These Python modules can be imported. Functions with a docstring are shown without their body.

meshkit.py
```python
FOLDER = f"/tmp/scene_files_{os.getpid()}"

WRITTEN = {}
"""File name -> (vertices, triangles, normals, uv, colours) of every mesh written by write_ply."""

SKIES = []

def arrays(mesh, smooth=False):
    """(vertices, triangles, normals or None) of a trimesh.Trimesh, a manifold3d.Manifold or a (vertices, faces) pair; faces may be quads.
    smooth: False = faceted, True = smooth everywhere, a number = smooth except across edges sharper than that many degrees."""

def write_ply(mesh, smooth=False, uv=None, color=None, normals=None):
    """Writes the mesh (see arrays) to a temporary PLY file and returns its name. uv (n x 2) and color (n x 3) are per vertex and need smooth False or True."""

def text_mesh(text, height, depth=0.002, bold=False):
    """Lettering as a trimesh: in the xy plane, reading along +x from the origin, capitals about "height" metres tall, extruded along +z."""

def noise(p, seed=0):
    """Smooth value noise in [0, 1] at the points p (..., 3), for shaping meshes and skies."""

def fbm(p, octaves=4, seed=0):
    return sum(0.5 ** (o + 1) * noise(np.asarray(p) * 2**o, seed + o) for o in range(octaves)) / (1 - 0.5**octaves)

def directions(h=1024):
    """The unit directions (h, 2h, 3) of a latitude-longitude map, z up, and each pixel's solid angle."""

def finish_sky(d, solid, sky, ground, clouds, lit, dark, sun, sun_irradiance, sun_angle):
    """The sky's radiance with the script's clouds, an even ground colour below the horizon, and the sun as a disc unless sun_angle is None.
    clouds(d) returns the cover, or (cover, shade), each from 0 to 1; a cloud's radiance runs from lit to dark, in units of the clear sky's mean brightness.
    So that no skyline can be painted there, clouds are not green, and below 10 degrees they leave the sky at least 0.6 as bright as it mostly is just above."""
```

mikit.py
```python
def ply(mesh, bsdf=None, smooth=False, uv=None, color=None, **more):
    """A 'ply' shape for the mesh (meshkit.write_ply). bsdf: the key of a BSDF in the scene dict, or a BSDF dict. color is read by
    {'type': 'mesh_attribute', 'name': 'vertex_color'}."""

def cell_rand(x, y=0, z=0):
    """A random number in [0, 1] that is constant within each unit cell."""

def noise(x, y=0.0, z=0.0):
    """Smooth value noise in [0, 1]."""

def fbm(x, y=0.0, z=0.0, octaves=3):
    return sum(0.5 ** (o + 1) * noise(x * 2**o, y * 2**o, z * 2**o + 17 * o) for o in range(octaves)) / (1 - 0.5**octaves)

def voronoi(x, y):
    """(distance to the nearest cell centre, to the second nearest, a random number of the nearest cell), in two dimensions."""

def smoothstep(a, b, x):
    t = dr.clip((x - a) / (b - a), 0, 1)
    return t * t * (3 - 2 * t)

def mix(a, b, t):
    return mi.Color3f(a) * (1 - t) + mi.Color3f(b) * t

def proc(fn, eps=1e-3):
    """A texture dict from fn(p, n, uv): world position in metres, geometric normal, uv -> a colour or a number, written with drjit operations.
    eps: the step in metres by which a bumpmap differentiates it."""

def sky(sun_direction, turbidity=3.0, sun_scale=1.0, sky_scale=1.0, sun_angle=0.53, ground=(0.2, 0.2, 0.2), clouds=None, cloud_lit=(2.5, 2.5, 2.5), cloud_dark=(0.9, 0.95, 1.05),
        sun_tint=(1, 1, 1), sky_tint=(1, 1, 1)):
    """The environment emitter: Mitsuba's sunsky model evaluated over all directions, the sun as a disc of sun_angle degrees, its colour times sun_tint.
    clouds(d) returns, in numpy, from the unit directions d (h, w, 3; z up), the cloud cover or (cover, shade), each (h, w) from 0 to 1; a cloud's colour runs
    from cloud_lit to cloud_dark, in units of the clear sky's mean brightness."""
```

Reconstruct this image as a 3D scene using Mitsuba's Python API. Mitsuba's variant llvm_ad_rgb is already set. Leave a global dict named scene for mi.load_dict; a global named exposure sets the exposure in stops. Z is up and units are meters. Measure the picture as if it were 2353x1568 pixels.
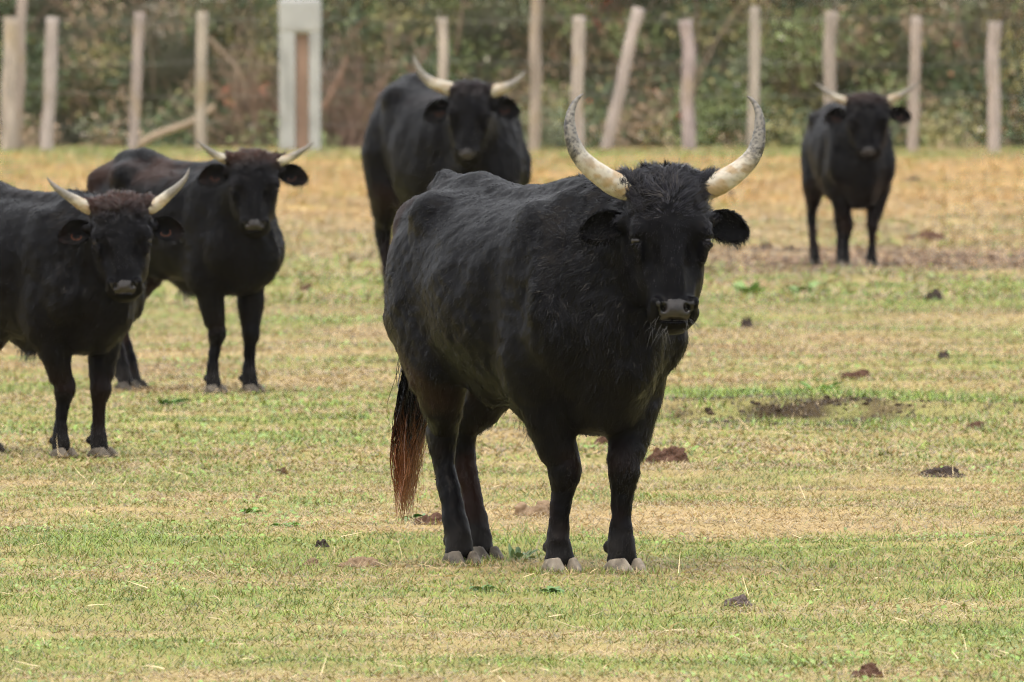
import math, numpy as np, trimesh, manifold3d, mitsuba as mi, drjit as dr, mikit, meshkit
from scipy.spatial import cKDTree

# ------------------------------------------------------------------ camera, sky, exposure
W_PX, H_PX, FOCAL, CAM_H, HORIZON = 1024.0, 682.0, 16418.0, 2.04, -34.0   # FOCAL and HORIZON in picture rows of a 1024 wide frame
PITCH = (H_PX / 2 - HORIZON) / FOCAL
T = mi.ScalarTransform4f
scene, labels = {}, {}
scene['camera'] = {
    'type': 'thinlens', 'fov': math.degrees(2 * math.atan(W_PX / 2 / FOCAL)), 'fov_axis': 'x', 'near_clip': 1.0, 'far_clip': 3000.0,
    'aperture_radius': 0.019, 'focus_distance': 55.3,
    'medium': {'type': 'ref', 'id': 'haze_air'},
    'to_world': T().look_at(origin=[0, 0, CAM_H], target=[0, 100, CAM_H - 100 * math.tan(PITCH)], up=[0, 0, 1])}
scene['haze_air'] = {'type': 'homogeneous', 'albedo': {'type': 'rgb', 'value': [.95, .95, .95]}, 'sigma_t': 0.000045}
scene['haze'] = {'type': 'cube', 'to_world': T().translate([0, 700, 1.75]).scale([1300, 1300, 2.95]), 'bsdf': {'type': 'null'}, 'interior': {'type': 'ref', 'id': 'haze_air'}}
labels['haze'] = {'label': 'thin autumn haze over the pasture', 'kind': 'stuff'}
SUN = (-0.35, -0.45, 1.0)
scene['sky'] = mikit.sky(SUN, turbidity=4, sun_scale=0.16, sun_angle=24, sky_scale=1.0, clouds=lambda d: (np.ones(d.shape[:2]), 1 - np.clip(d[..., 2], 0, 1)),
                         cloud_lit=(3.5, 3.56, 3.68), cloud_dark=(1.08, 1.10, 1.16), sun_tint=(1.0, 0.96, 0.9))
exposure = 2.75

S_ = 1024.0 / 2353.0                      # the notes below were taken on a 2353 wide view of the photograph


def depth_of(row):
    return FOCAL * CAM_H / (row * S_ - HORIZON)


def spot(col, row, Y=None):
    """Ground point seen at this column and row; with Y given, the point at that distance (x, Y, z)."""
    if Y is None:
        Y = depth_of(row)
        return np.array([(col * S_ - 512) * Y / FOCAL, Y, 0.0])
    return np.array([(col * S_ - 512) * Y / FOCAL, Y, CAM_H - (row * S_ - HORIZON) * Y / FOCAL])


def sstep(a, b, x):
    t = np.clip((x - a) / (b - a), 0, 1)
    return t * t * (3 - 2 * t)


def unit(v):
    v = np.asarray(v, float)
    return v / np.maximum(np.linalg.norm(v, axis=-1, keepdims=True), 1e-12)


def fbm2(x, y, f, octaves=3, seed=0):
    return meshkit.fbm(np.stack([np.asarray(x) * f, np.asarray(y) * f, np.zeros_like(x) + 0.37], -1), octaves, seed)


def raw_ply(v, f, bsdf, normals=None, color=None, uv=None, smooth=False):
    path = meshkit.write_ply((v, f), smooth, uv, color, normals)
    return {'type': 'ply', 'filename': path, 'face_normals': normals is None and not smooth, 'bsdf': {'type': 'ref', 'id': bsdf}}


taken = {}


def key_for(name):
    n = taken.get(name, 0)
    taken[name] = n + 1
    return name if n == 0 else f'{name}_{n:03d}'


def thing(name, label, category, group=None, **more):
    k = key_for(name)
    labels[k] = {'label': label, 'category': category, **more}
    if group:
        labels[k]['group'] = group
    return k


def part(parent, name, shape, label=None, **more):
    k = key_for(parent + '__' + name)
    scene[k] = shape
    if label or more:
        labels[k] = {**({'label': label} if label else {}), **more}
    return k


# ------------------------------------------------------------------ materials
def vcol():
    return {'type': 'mesh_attribute', 'name': 'vertex_color'}


scene['mat_coat'] = {'type': 'twosided', 'b': {'type': 'principled', 'base_color': vcol(), 'roughness': 0.42, 'specular': 0.05, 'sheen': 0.05}}
scene['mat_hair'] = {'type': 'twosided', 'b': {'type': 'principled', 'base_color': vcol(), 'roughness': 0.42, 'specular': 0.5}}
scene['mat_fur'] = {'type': 'twosided', 'b': {'type': 'principled', 'base_color': vcol(), 'roughness': 0.33, 'specular': 0.13, 'sheen': 0.05}}
scene['mat_nose'] = {'type': 'principled', 'base_color': vcol(), 'roughness': 0.28, 'specular': 0.42}
scene['mat_eye'] = {'type': 'principled', 'base_color': {'type': 'rgb', 'value': [0.012, 0.008, 0.006]}, 'roughness': 0.10, 'specular': 0.6}
scene['mat_horn'] = {'type': 'twosided', 'b': {'type': 'principled', 'base_color': vcol(), 'roughness': 0.42, 'specular': 0.5}}
scene['mat_hoof'] = {'type': 'twosided', 'b': {'type': 'principled', 'base_color': vcol(), 'roughness': 0.75, 'specular': 0.3}}
scene['mat_tag'] = {'type': 'twosided', 'b': {'type': 'principled', 'base_color': {'type': 'rgb', 'value': [0.12, 0.033, 0.011]}, 'roughness': 0.5}}
scene['mat_matte'] = {'type': 'twosided', 'b': {'type': 'diffuse', 'reflectance': vcol()}}
scene['mat_blade'] = {'type': 'twosided', 'b': {'type': 'principled', 'base_color': vcol(), 'roughness': 0.55, 'specular': 0.35}}
scene['mat_leaf'] = {'type': 'twosided', 'b': {'type': 'principled', 'base_color': vcol(), 'roughness': 0.5, 'specular': 0.4}}
# ------------------------------------------------------------------ a solid drawn as a smooth field, and its skin
class Field:
    def __init__(self, lo, hi, h):
        self.h, self.lo = h, np.asarray(lo, float)
        self.n = np.ceil((np.asarray(hi) - self.lo) / h).astype(int) + 1
        self.F = np.full(self.n, 1.0, np.float32)

    def block(self, lo, hi, pad):
        i0 = np.clip(np.floor((np.asarray(lo) - pad - self.lo) / self.h).astype(int), 0, self.n - 1)
        i1 = np.clip(np.ceil((np.asarray(hi) + pad - self.lo) / self.h).astype(int) + 1, 1, self.n)
        ax = [(self.lo[k] + self.h * np.arange(i0[k], i1[k])).astype(np.float32) for k in range(3)]
        return tuple(slice(a, b) for a, b in zip(i0, i1)), ax

    def merge(self, sl, d, k, cut=False):
        a = self.F[sl]
        d = d.astype(np.float32)
        if cut:
            d = -d
            h = np.clip(0.5 - 0.5 * (d - a) / k, 0, 1)
            self.F[sl] = a * h + d * (1 - h) + k * h * (1 - h)
        else:
            h = np.clip(0.5 + 0.5 * (d - a) / k, 0, 1)
            self.F[sl] = d * (1 - h) + a * h - k * h * (1 - h)

    def ell(self, c, r, R=None, k=0.04, cut=False):
        c, r = np.asarray(c, float), np.asarray(r, float)
        R = np.eye(3) if R is None else np.asarray(R, float)
        e = np.sqrt(((R * r) ** 2).sum(1))
        sl, (x, y, z) = self.block(c - e, c + e, k + 2 * self.h)
        X, Y, Z = x[:, None, None] - c[0], y[None, :, None] - c[1], z[None, None, :] - c[2]
        k0 = k1 = 0
        for j in range(3):
            q = X * R[0, j] + Y * R[1, j] + Z * R[2, j]
            k0 = k0 + (q / r[j]) ** 2
            k1 = k1 + (q / r[j] ** 2) ** 2
        k0 = np.sqrt(k0)
        self.merge(sl, k0 * (k0 - 1) / np.maximum(np.sqrt(k1), 1e-6), k, cut)

    def sweep(self, pts, side, k=0.04, sup=2.0, cut=False):
        """pts: rows of x, y, z, half width along side, half width across it."""
        p = np.asarray(pts, float)
        e = p[:, 3:5].max(1)[:, None]
        sl, (x, y, z) = self.block((p[:, :3] - e).min(0), (p[:, :3] + e).max(0), k + 2 * self.h)
        X, Y, Z = x[:, None, None], y[None, :, None], z[None, None, :]
        best = None
        for a, b in zip(p[:-1], p[1:]):
            d = b[:3] - a[:3]
            L2 = (d ** 2).sum()
            ax = d / math.sqrt(L2)
            s = np.asarray(side, float) - ax * np.dot(side, ax)
            s /= np.linalg.norm(s)
            u = np.cross(ax, s)
            qx, qy, qz = X - a[0], Y - a[1], Z - a[2]
            al = qx * ax[0] + qy * ax[1] + qz * ax[2]
            t = np.clip(al / math.sqrt(L2), 0, 1)
            al = al - t * math.sqrt(L2)
            ra, rb = a[3] + (b[3] - a[3]) * t, a[4] + (b[4] - a[4]) * t
            ds, du = qx * s[0] + qy * s[1] + qz * s[2], qx * u[0] + qy * u[1] + qz * u[2]
            m = np.minimum(ra, rb)
            k0 = np.sqrt((ds / ra) ** 2 + (du / rb) ** 2 + (al / m) ** 2)
            k1 = np.sqrt((ds / ra ** 2) ** 2 + (du / rb ** 2) ** 2 + (al / m ** 2) ** 2)
            f = k0 * (k0 - 1) / np.maximum(k1, 1e-6)
            best = f if best is None else np.minimum(best, f)
        self.merge(sl, best, k, cut)

    def loft(self, O, R, st, k=0.05, n=2.3):
        """Sections along the frame's first axis: rows of s, half width, high, low (along the third axis)."""
        st = np.asarray(st, float)
        from scipy.interpolate import PchipInterpolator
        O, R = np.asarray(O, float), np.asarray(R, float)
        corners = np.array([[s, v, w] for s, a, hi, lo in st for v in (-a, a) for w in (hi, lo)]) @ R.T + O
        sl, (x, y, z) = self.block(corners.min(0), corners.max(0), k + 2 * self.h)
        X, Y, Z = x[:, None, None] - O[0], y[None, :, None] - O[1], z[None, None, :] - O[2]
        s, v, w = (X * R[0, j] + Y * R[1, j] + Z * R[2, j] for j in range(3))
        sc = np.clip(s, st[0, 0], st[-1, 0])
        fine = np.linspace(st[0, 0], st[-1, 0], 400)
        get = lambda j: np.interp(sc, fine, PchipInterpolator(st[:, 0], st[:, j])(fine)).astype(np.float32)  # noqa: E731
        a, hi, lo = get(1), get(2), get(3)
        mid, hh = (hi + lo) / 2, (hi - lo) / 2
        out = np.abs(s - sc)
        q = ((np.abs(v) / a) ** n + (np.abs(w - mid) / hh) ** n) ** (1 / n)
        d = (q - 1) * np.minimum(a, hh)
        d = np.where(out > 0, np.sqrt(np.maximum(d, 0) ** 2 + out ** 2) + np.minimum(d, 0) * 0, d)
        self.merge(sl, d, k)

    def skin(self):
        F, n = self.F, self.n
        inside = F < 0
        c = [slice(0, -1), slice(1, None)]
        cnt = sum(inside[c[i], c[j], c[k]].astype(np.int8) for i in (0, 1) for j in (0, 1) for k in (0, 1))
        I = np.argwhere((cnt > 0) & (cnt < 8))
        ids = np.full(np.asarray(n) - 1, -1, np.int64)
        ids[tuple(I.T)] = np.arange(len(I))
        acc, num = np.zeros((len(I), 3)), np.zeros(len(I))
        cor = np.array([[i, j, k] for i in (0, 1) for j in (0, 1) for k in (0, 1)])
        val = [F[tuple((I + q).T)] for q in cor]
        for a in range(8):
            for b in range(a + 1, 8):
                if np.abs(cor[a] - cor[b]).sum() == 1:
                    m = (val[a] < 0) != (val[b] < 0)
                    t = np.where(m, val[a] / np.where(m, val[a] - val[b], 1), 0)
                    acc += np.where(m[:, None], cor[a] + t[:, None] * (cor[b] - cor[a]), 0)
                    num += m
        V = self.lo + self.h * (I + acc / num[:, None])
        faces = []
        for ax in range(3):
            o1, o2 = (ax + 1) % 3, (ax + 2) % 3
            s0, s1 = [slice(None)] * 3, [slice(None)] * 3
            s0[ax], s1[ax] = slice(0, -1), slice(1, None)
            A, B = inside[tuple(s0)], inside[tuple(s1)]
            E = np.argwhere(A != B)
            E = E[(E[:, o1] > 0) & (E[:, o2] > 0) & (E[:, o1] < n[o1] - 1) & (E[:, o2] < n[o2] - 1)]
            flip = ~A[tuple(E.T)]
            d1, d2 = np.eye(3, dtype=int)[o1], np.eye(3, dtype=int)[o2]
            q = np.stack([ids[tuple((E - d1 - d2).T)], ids[tuple((E - d2).T)], ids[tuple(E.T)], ids[tuple((E - d1).T)]], 1)
            q[flip] = q[flip][:, ::-1]
            faces.append(q)
        q = np.vstack(faces)
        f = np.vstack([q[:, [0, 1, 2]], q[:, [0, 2, 3]]])
        m = trimesh.Trimesh(V, f, process=False)
        comp = trimesh.graph.connected_component_labels(m.edges, len(V))
        keep = comp == np.bincount(comp).argmax()
        f = f[keep[f].all(1)]
        idx = np.cumsum(keep) - 1
        return V[keep], idx[f]


def vnormals(v, f):
    n = np.zeros_like(v)
    fn = np.cross(v[f[:, 1]] - v[f[:, 0]], v[f[:, 2]] - v[f[:, 0]])
    for k in range(3):
        np.add.at(n, f[:, k], fn)
    return unit(n)


def ribbons(P, D, N, L, Wd, curl=0.0, seg=3, rng=None, bend=None):
    """Tapered hairs from roots P along D, standing over normals N; returns vertices, triangles, normals, and the along-hair parameter."""
    n = len(P)
    side = unit(np.cross(D, N))
    t = np.linspace(0, 1, seg + 1)
    bend = np.zeros((n, 3)) if bend is None else bend
    ctr = P[:, None] + D[:, None] * (L[:, None] * t)[:, :, None] + bend[:, None] * (L[:, None] * t ** 2)[:, :, None]
    w = Wd[:, None] * (1 - t[:-1] ** 1.5 * 0.8) * 0.5
    left = ctr[:, :-1] - side[:, None] * w[:, :, None]
    right = ctr[:, :-1] + side[:, None] * w[:, :, None]
    v = np.concatenate([np.stack([left, right], 2).reshape(n, -1, 3), ctr[:, -1:]], 1)
    m = 2 * seg + 1
    f = []
    for i in range(seg - 1):
        f += [[2 * i, 2 * i + 1, 2 * i + 3], [2 * i, 2 * i + 3, 2 * i + 2]]
    f.append([2 * seg - 2, 2 * seg - 1, 2 * seg])
    f = (np.array(f)[None] + (np.arange(n) * m)[:, None, None]).reshape(-1, 3)
    tt = np.tile(np.append(np.repeat(t[:-1], 2), 1.0), n)
    return v.reshape(-1, 3), f, np.repeat(N, m, 0), tt


def tube_mesh(pts, rad, sides=14, cap=True, squash=None):
    p = np.asarray(pts, float)
    t = unit(np.gradient(p, axis=0))
    a = np.zeros_like(p)
    a[0] = unit(np.cross(t[0], [0.13, 0.2, 1.0]))
    for i in range(1, len(p)):
        a[i] = unit(a[i - 1] - t[i] * np.dot(a[i - 1], t[i]))
    b = np.cross(t, a)
    ang = np.arange(sides) * 2 * np.pi / sides
    rad = np.broadcast_to(rad, (len(p),))
    v = p[:, None] + rad[:, None, None] * (np.cos(ang)[None, :, None] * a[:, None] + np.sin(ang)[None, :, None] * b[:, None])
    i, j = np.meshgrid(np.arange(len(p) - 1), np.arange(sides), indexing='ij')
    q = np.stack([i * sides + j, i * sides + (j + 1) % sides, (i + 1) * sides + (j + 1) % sides, (i + 1) * sides + j], -1).reshape(-1, 4)
    f = np.vstack([q[:, [0, 1, 2]], q[:, [0, 2, 3]]])
    v = v.reshape(-1, 3)
    if cap:
        n0 = len(v)
        v = np.vstack([v, p[0], p[-1]])
        j = np.arange(sides)
        f = np.vstack([f, np.stack([(j + 1) % sides, j, np.full(sides, n0)], 1), np.stack([j + n0 - sides, (j + 1) % sides + n0 - sides, np.full(sides, n0 + 1)], 1)])
    return v, f


def spline(pts, n):
    from scipy.interpolate import CubicSpline
    p = np.asarray(pts, float)
    s = np.concatenate([[0], np.cumsum(np.linalg.norm(np.diff(p[:, :3], axis=0), axis=1))])
    return CubicSpline(s, p)(np.linspace(0, s[-1], n))


def hull(balls):
    v = np.vstack([trimesh.creation.icosphere(2, r).vertices + np.asarray(c) for c, r in balls])
    m = manifold3d.Manifold.hull_points(v.astype(np.float64))
    m = m.refine_to_length(0.012).to_mesh()
    return np.array(m.vert_properties[:, :3], float), np.array(m.tri_verts)


# ------------------------------------------------------------------ bulls
BULL = dict(
    scale=1.0, yaw=26.0, h=0.0075, head_yaw=8.0, pitch=17.0, roll=0.0, head=1.0, head_w=1.0, wide=1.0, chest=1.0, leg=1.0,
    poll=(0.43, 0.062, 1.312), brisket=0.0, belly=0.0, rump=0.0, hair=1.0, fur=140000,
    feet=((-0.02, -0.11), (0.12, 0.055), (-0.75, -0.13), (-1.11, 0.12)), hoof_dir=(-4, 6, -4, 6),
    horns=(((-0.139, -.012, 0.0), (-0.226, 0.024, 0.03), (-0.296, 0.086, 0.05), (-0.325, 0.172, 0.06), (-.315, .245, .06), (-0.275, 0.298, 0.05)),
           ((0.133, -.012, 0.0), (0.221, 0.022, 0.03), (0.289, 0.082, 0.05), (0.316, 0.172, 0.06), (.311, .245, .06), (0.281, 0.290, 0.05))),
    horn_r=0.043, horn_s=1.0, ear_u=.118, horn_dark=1.0, ears=(0.0, 0.0), ear_len=0.155, ear_h=0.052,
    brown_poll=0.0, brown_back=0.0, brown_leg=0.55, tags=(0, 0), tail=True, hoof_tone=1.0, neck_low=0.0)


def make_bull(name, label, at_xy, z0, group=None, seed=1, **over):
    b = {**BULL, **over}
    rng = np.random.default_rng(seed)
    key = thing(name, label, 'bull', group)
    th = math.radians(b['yaw'])
    # canonical bull: x forward, y to its left, z up; turned so that it faces the camera's side (world -y) by yaw degrees
    RW = np.array([[math.sin(th), math.cos(th), 0], [-math.cos(th), math.sin(th), 0], [0, 0, 1.0]])

    def world(p):
        return np.asarray(p) @ RW.T * b['scale'] + np.array([at_xy[0], at_xy[1], z0])

    W, C, LG = b['wide'], b['chest'], b['leg']
    # head frame: u down the face, v to the bull's left, w out of the face
    hy, pi, ro = (math.radians(b[q]) for q in ('head_yaw', 'pitch', 'roll'))
    fwd, up = np.array([math.sin(hy), -math.cos(hy), 0]), np.array([0, 0, 1.0])
    left = np.array([math.cos(hy), math.sin(hy), 0])
    u_, w_ = -up * math.cos(pi) + fwd * math.sin(pi), fwd * math.cos(pi) + up * math.sin(pi)
    u_, left = u_ * math.cos(ro) + left * math.sin(ro), left * math.cos(ro) - u_ * math.sin(ro)
    R = RW.T @ np.stack([u_, left, w_], 1)
    O, HS, HW = np.array(b['poll'], float), b['head'], b['head_w']

    def hp(u, v, w):
        return O + R @ (np.array([u, v * HW, w]) * HS)

    G = Field((-1.36, -0.46, -0.01), (max(O[0] + 0.5, 0.75), 0.46, 1.5), b['h'])
    rp, br = b['rump'], b['brisket']
    G.loft((0, 0, 0), np.eye(3), [
        (-1.23, .06, 1.19 + rp, 1.00), (-1.19, .165, 1.255 + rp, 0.86), (-1.08, .215 * W, 1.29 + rp, 0.76), (-0.90, .258 * W, 1.305 + rp, 0.68), (-0.72, .295 * W, 1.28 + rp * .75, 0.62 - b['belly']),
        (-0.55, .325 * W, 1.262 + rp * .5, 0.565 - b['belly']), (-0.35, .318 * W, 1.262 + rp * .3, 0.545 - b['belly']), (-0.15, .285 * W, 1.285, 0.525 + br * .6), (0.0, .255 * C, 1.275, 0.515 + br),
        (0.12, .225 * C, 1.22, 0.52 + br), (0.22, .17 * C, 1.10, 0.58 + br), (0.29, .07, 0.95, 0.70)], k=0.05, n=2.25)
    # spine, hooks, pins, tail root
    G.sweep([(-1.06, 0, 1.285 + rp, .04, .035), (-0.86, 0, 1.302 + rp, .05, .035), (-0.6, 0, 1.262 + rp * .55, .05, .03), (-0.3, 0, 1.268 + rp * .25, .05, .03), (-0.05, 0, 1.288, .06, .04), (0.1, 0, 1.25, .07, .05)], (0, 1, 0), k=0.06)
    for s in (-1, 1):
        G.ell((-0.86, s * .20 * W, 1.20 + rp * .8), (.075, .045, .05), k=0.09)
        G.ell((-1.165, s * .10, 1.15 + rp * .7), (.07, .05, .07), k=0.06)
        G.ell((-0.69, s * .345 * W, 1.10), (.10, .045, .085), k=0.09, cut=True)
        G.ell((-0.02, s * .185 * C, 0.98), (.14, .085, .27), R=trimesh.transformations.rotation_matrix(-0.25, (0, 1, 0))[:3, :3], k=0.07)
        G.ell((0.12, s * .195 * C, 0.80), (.105, .085, .12), k=0.07)
        G.ell((-0.08, s * .215 * C, 0.72), (.12, .080, .16), k=0.06)
        # folds and muscle edges: behind the shoulder, before the thigh, across the rump
        G.sweep([(-0.17, s * .325 * W, 1.08, .02, .03), (-0.19, s * .335 * W, .88, .022, .035), (-0.15, s * .315 * W, .66, .02, .03)], (0, 1, 0), k=.06, cut=True)
        G.sweep([(-0.80, s * .315 * W, 1.10 + rp * .5, .02, .03), (-0.74, s * .335 * W, .92, .022, .03), (-.70, s * .32 * W, .78, .02, .03)], (0, 1, 0), k=.06, cut=True)
        G.ell((-1.03, s * .285 * W, 1.10 + rp * .5), (.07, .05, .09), k=.07, cut=True)
        G.sweep([(-1.02, s * .275 * W, 1.0, .016, .03), (-1.0, s * .265 * W, .82, .016, .03)], (0, 1, 0), k=.05, cut=True)
        G.sweep([(0.0, s * .10, 1.25, .03, .03), (.06, s * .20 * C, 1.08, .032, .035), (.13, s * .245 * C, .88, .035, .04)], (0, 1, 0), k=.05)
    # neck and dewlap
    back = O - R[:, 2] * 0.10 * HS + R[:, 0] * .10 * HS
    n0, n1 = np.array([-0.02, 0, 1.00]), back + np.array([0, 0, -0.03])
    m1, m2 = n0 + (n1 - n0) * .4 + (0, 0, -.01 - b['neck_low']), n0 + (n1 - n0) * .75 + (0, 0, 0.0 - b['neck_low'])
    G.sweep([(*n0, .19 * C, .30), (*m1, .175 * C, .255), (*m2, .14, .205), (*n1, .115, .16)], (0, 1, 0), k=0.07)
    G.sweep([(*(n1 + (-.02, 0, -.12)), .05, .06), (*(m2 + (.0, 0, -.22)), .045, .08), (0.25, 0, .67 + br, .07, .10), (0.17, 0, .57 + br, .09, .07), (0.02, 0, .53 + br, .10, .06)], (0, 1, 0), k=0.08)
    G.ell((.23, 0, .80), (.10, .14 * C, .16), k=0.08)
    G.sweep([(-0.30, 0, .545 - b['belly'], .05, .05), (-.46, 0, .535 - b['belly'], .045, .05), (-.62, 0, .60 - b['belly'], .04, .04)], (0, 1, 0), k=0.05)
    # legs
    F = b['feet']
    feet_z = []
    for i, (fx, fy) in enumerate(F):
        s = -1 if i % 2 == 0 else 1
        hd = np.array([math.cos(math.radians(b['hoof_dir'][i])), math.sin(math.radians(b['hoof_dir'][i])), 0])
        if i < 2:
            top, elb, kn = np.array([0.07, s * .165 * C, .82]), np.array([-0.035 + .3 * fx, s * .178 * C + .2 * (fy - s * .11), .63]), np.array([fx - .01, fy * .93 + .012, .335])
            G.sweep([(*top, .09 * C, .13), (*elb, .088 * C, .115 * LG), (*(elb * .55 + kn * .45 + (0, 0, .0)), .078 * LG, .086 * LG), (*(elb * .28 + kn * .72), .066 * LG, .072 * LG), (*(kn + (0, 0, .04)), .054 * LG, .058 * LG),
                     (*kn, .051 * LG, .055 * LG), (*(kn + (-.008, 0, -.06)), .038 * LG, .042 * LG), (fx - .022, fy + .006, .19, .033 * LG, .038 * LG), (fx - .022, fy + .002, .125, .040 * LG, .044 * LG),
                     (fx - .016, fy, .10, .044 * LG, .046 * LG), (fx - .010, fy, .07, .048 * LG, .043 * LG), (fx - .006, fy, .045, .053 * LG, .042 * LG)], (0, 1, 0), k=0.03)
            G.ell(kn + (.018, 0, .005), (.042 * LG, .042 * LG, .05), k=0.03)
        else:
            sti, hk = np.array([fx * .75 - .195, s * .20 * W, .74]), np.array([fx - .145, fy * .9 + s * .012, .41])
            hipj = np.array([-1.0, s * .14 * W, 1.05 + rp / 2])
            G.sweep([(*hipj, .115 * W, .20), (*((hipj + sti) / 2 + (-.06, s * .015, -.02)), .115 * W, .20), (*(sti * .8 + hk * .2 + (-.01, 0, 0)), .10, .15), (*(sti * .4 + hk * .6), .07 * LG, .095 * LG), (*(hk + (0.01, 0, .06)), .047 * LG, .066 * LG),
                     (*hk, .044 * LG, .062 * LG), (*(hk + (.02, 0, -.08)), .037 * LG, .05 * LG), (*(hk * .35 + np.array([fx - .03, fy, .12]) * .65), .035 * LG, .044 * LG), (fx - .032, fy, .125, .044 * LG, .046 * LG),
                     (fx - .020, fy, .10, .044 * LG, .047 * LG), (fx - .012, fy, .07, .048 * LG, .043 * LG), (fx - .006, fy, .045, .053 * LG, .042 * LG)], (0, 1, 0), k=0.035)
            G.ell(hk + (-.045, 0, .035), (.03, .026, .045), k=0.035)
            G.ell((-1.07, s * .12 * W, .88), (.085, .10, .20), k=0.06)
            # flank fold
            G.sweep([(*(sti + (.0, -s * .02, .02)), .07, .05), (sti[0] + .14, s * .14, .66 - b['belly'] * .7, .05, .05), (-.52, s * .12, .60 - b['belly'], .04, .04)], (0, 1, 0), k=0.06)
        for q in (-1, 1):   # dew claws
            G.ell(np.array([fx, fy, .085]) - hd * .055 + np.array([-hd[1], hd[0], 0]) * q * .028, (.016, .013, .02), k=0.012)
    # tail dock
    tp = [(-1.02, 0, 1.275 + rp, .05, .05), (-1.13, 0, 1.307 + rp, .045, .045), (-1.20, 0, 1.275 + rp, .042, .042), (-1.245, 0, 1.19 + rp * .5, .036, .036), (-1.262, 0, 1.10, .030, .032), (-1.265, -.01, .92, .027, .028), (-1.268, -.03, .76, .022, .022), (-1.285, -.045, .62, .017, .017)]
    if b['tail']:
        G.sweep(tp, (0, 1, 0), k=0.03)
    # head
    st = np.array([(-.055, .05, .015, -.06), (-.035, .095, .06, -.10), (0.0, .118, .088, -.13), (.07, .130, .10, -.15), (.15, .132, .10, -.17), (.21, .122, .092, -.175), (.28, .106, .083, -.165), (.35, .090, .076, -.13),
                   (.41, .079, .072, -.095), (.455, .076, .070, -.075), (.485, .066, .056, -.06), (.508, .040, .03, -.04)])
    st = st * HS
    st[:, 1] *= HW
    G.loft(O, R, st, k=0.04, n=2.5)
    sc = HS

    def hell(c, r, tilt=0.0, k=0.03, cut=False):
        Rt = R @ trimesh.transformations.rotation_matrix(tilt, (0, 0, 1))[:3, :3]
        G.ell(hp(*c), np.array(r) * np.array([1, HW, 1]) * sc, Rt, k=k * sc, cut=cut)

    hell((-.008, 0, -.01), (.040, .085, .065), k=.04)                    # poll
    hell((.31, 0, .078), (.13, .036, .018), k=.035)                      # bridge of the nose
    hell((.455, 0, .028), (.05, .086, .058), k=.03)                      # muzzle
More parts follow.
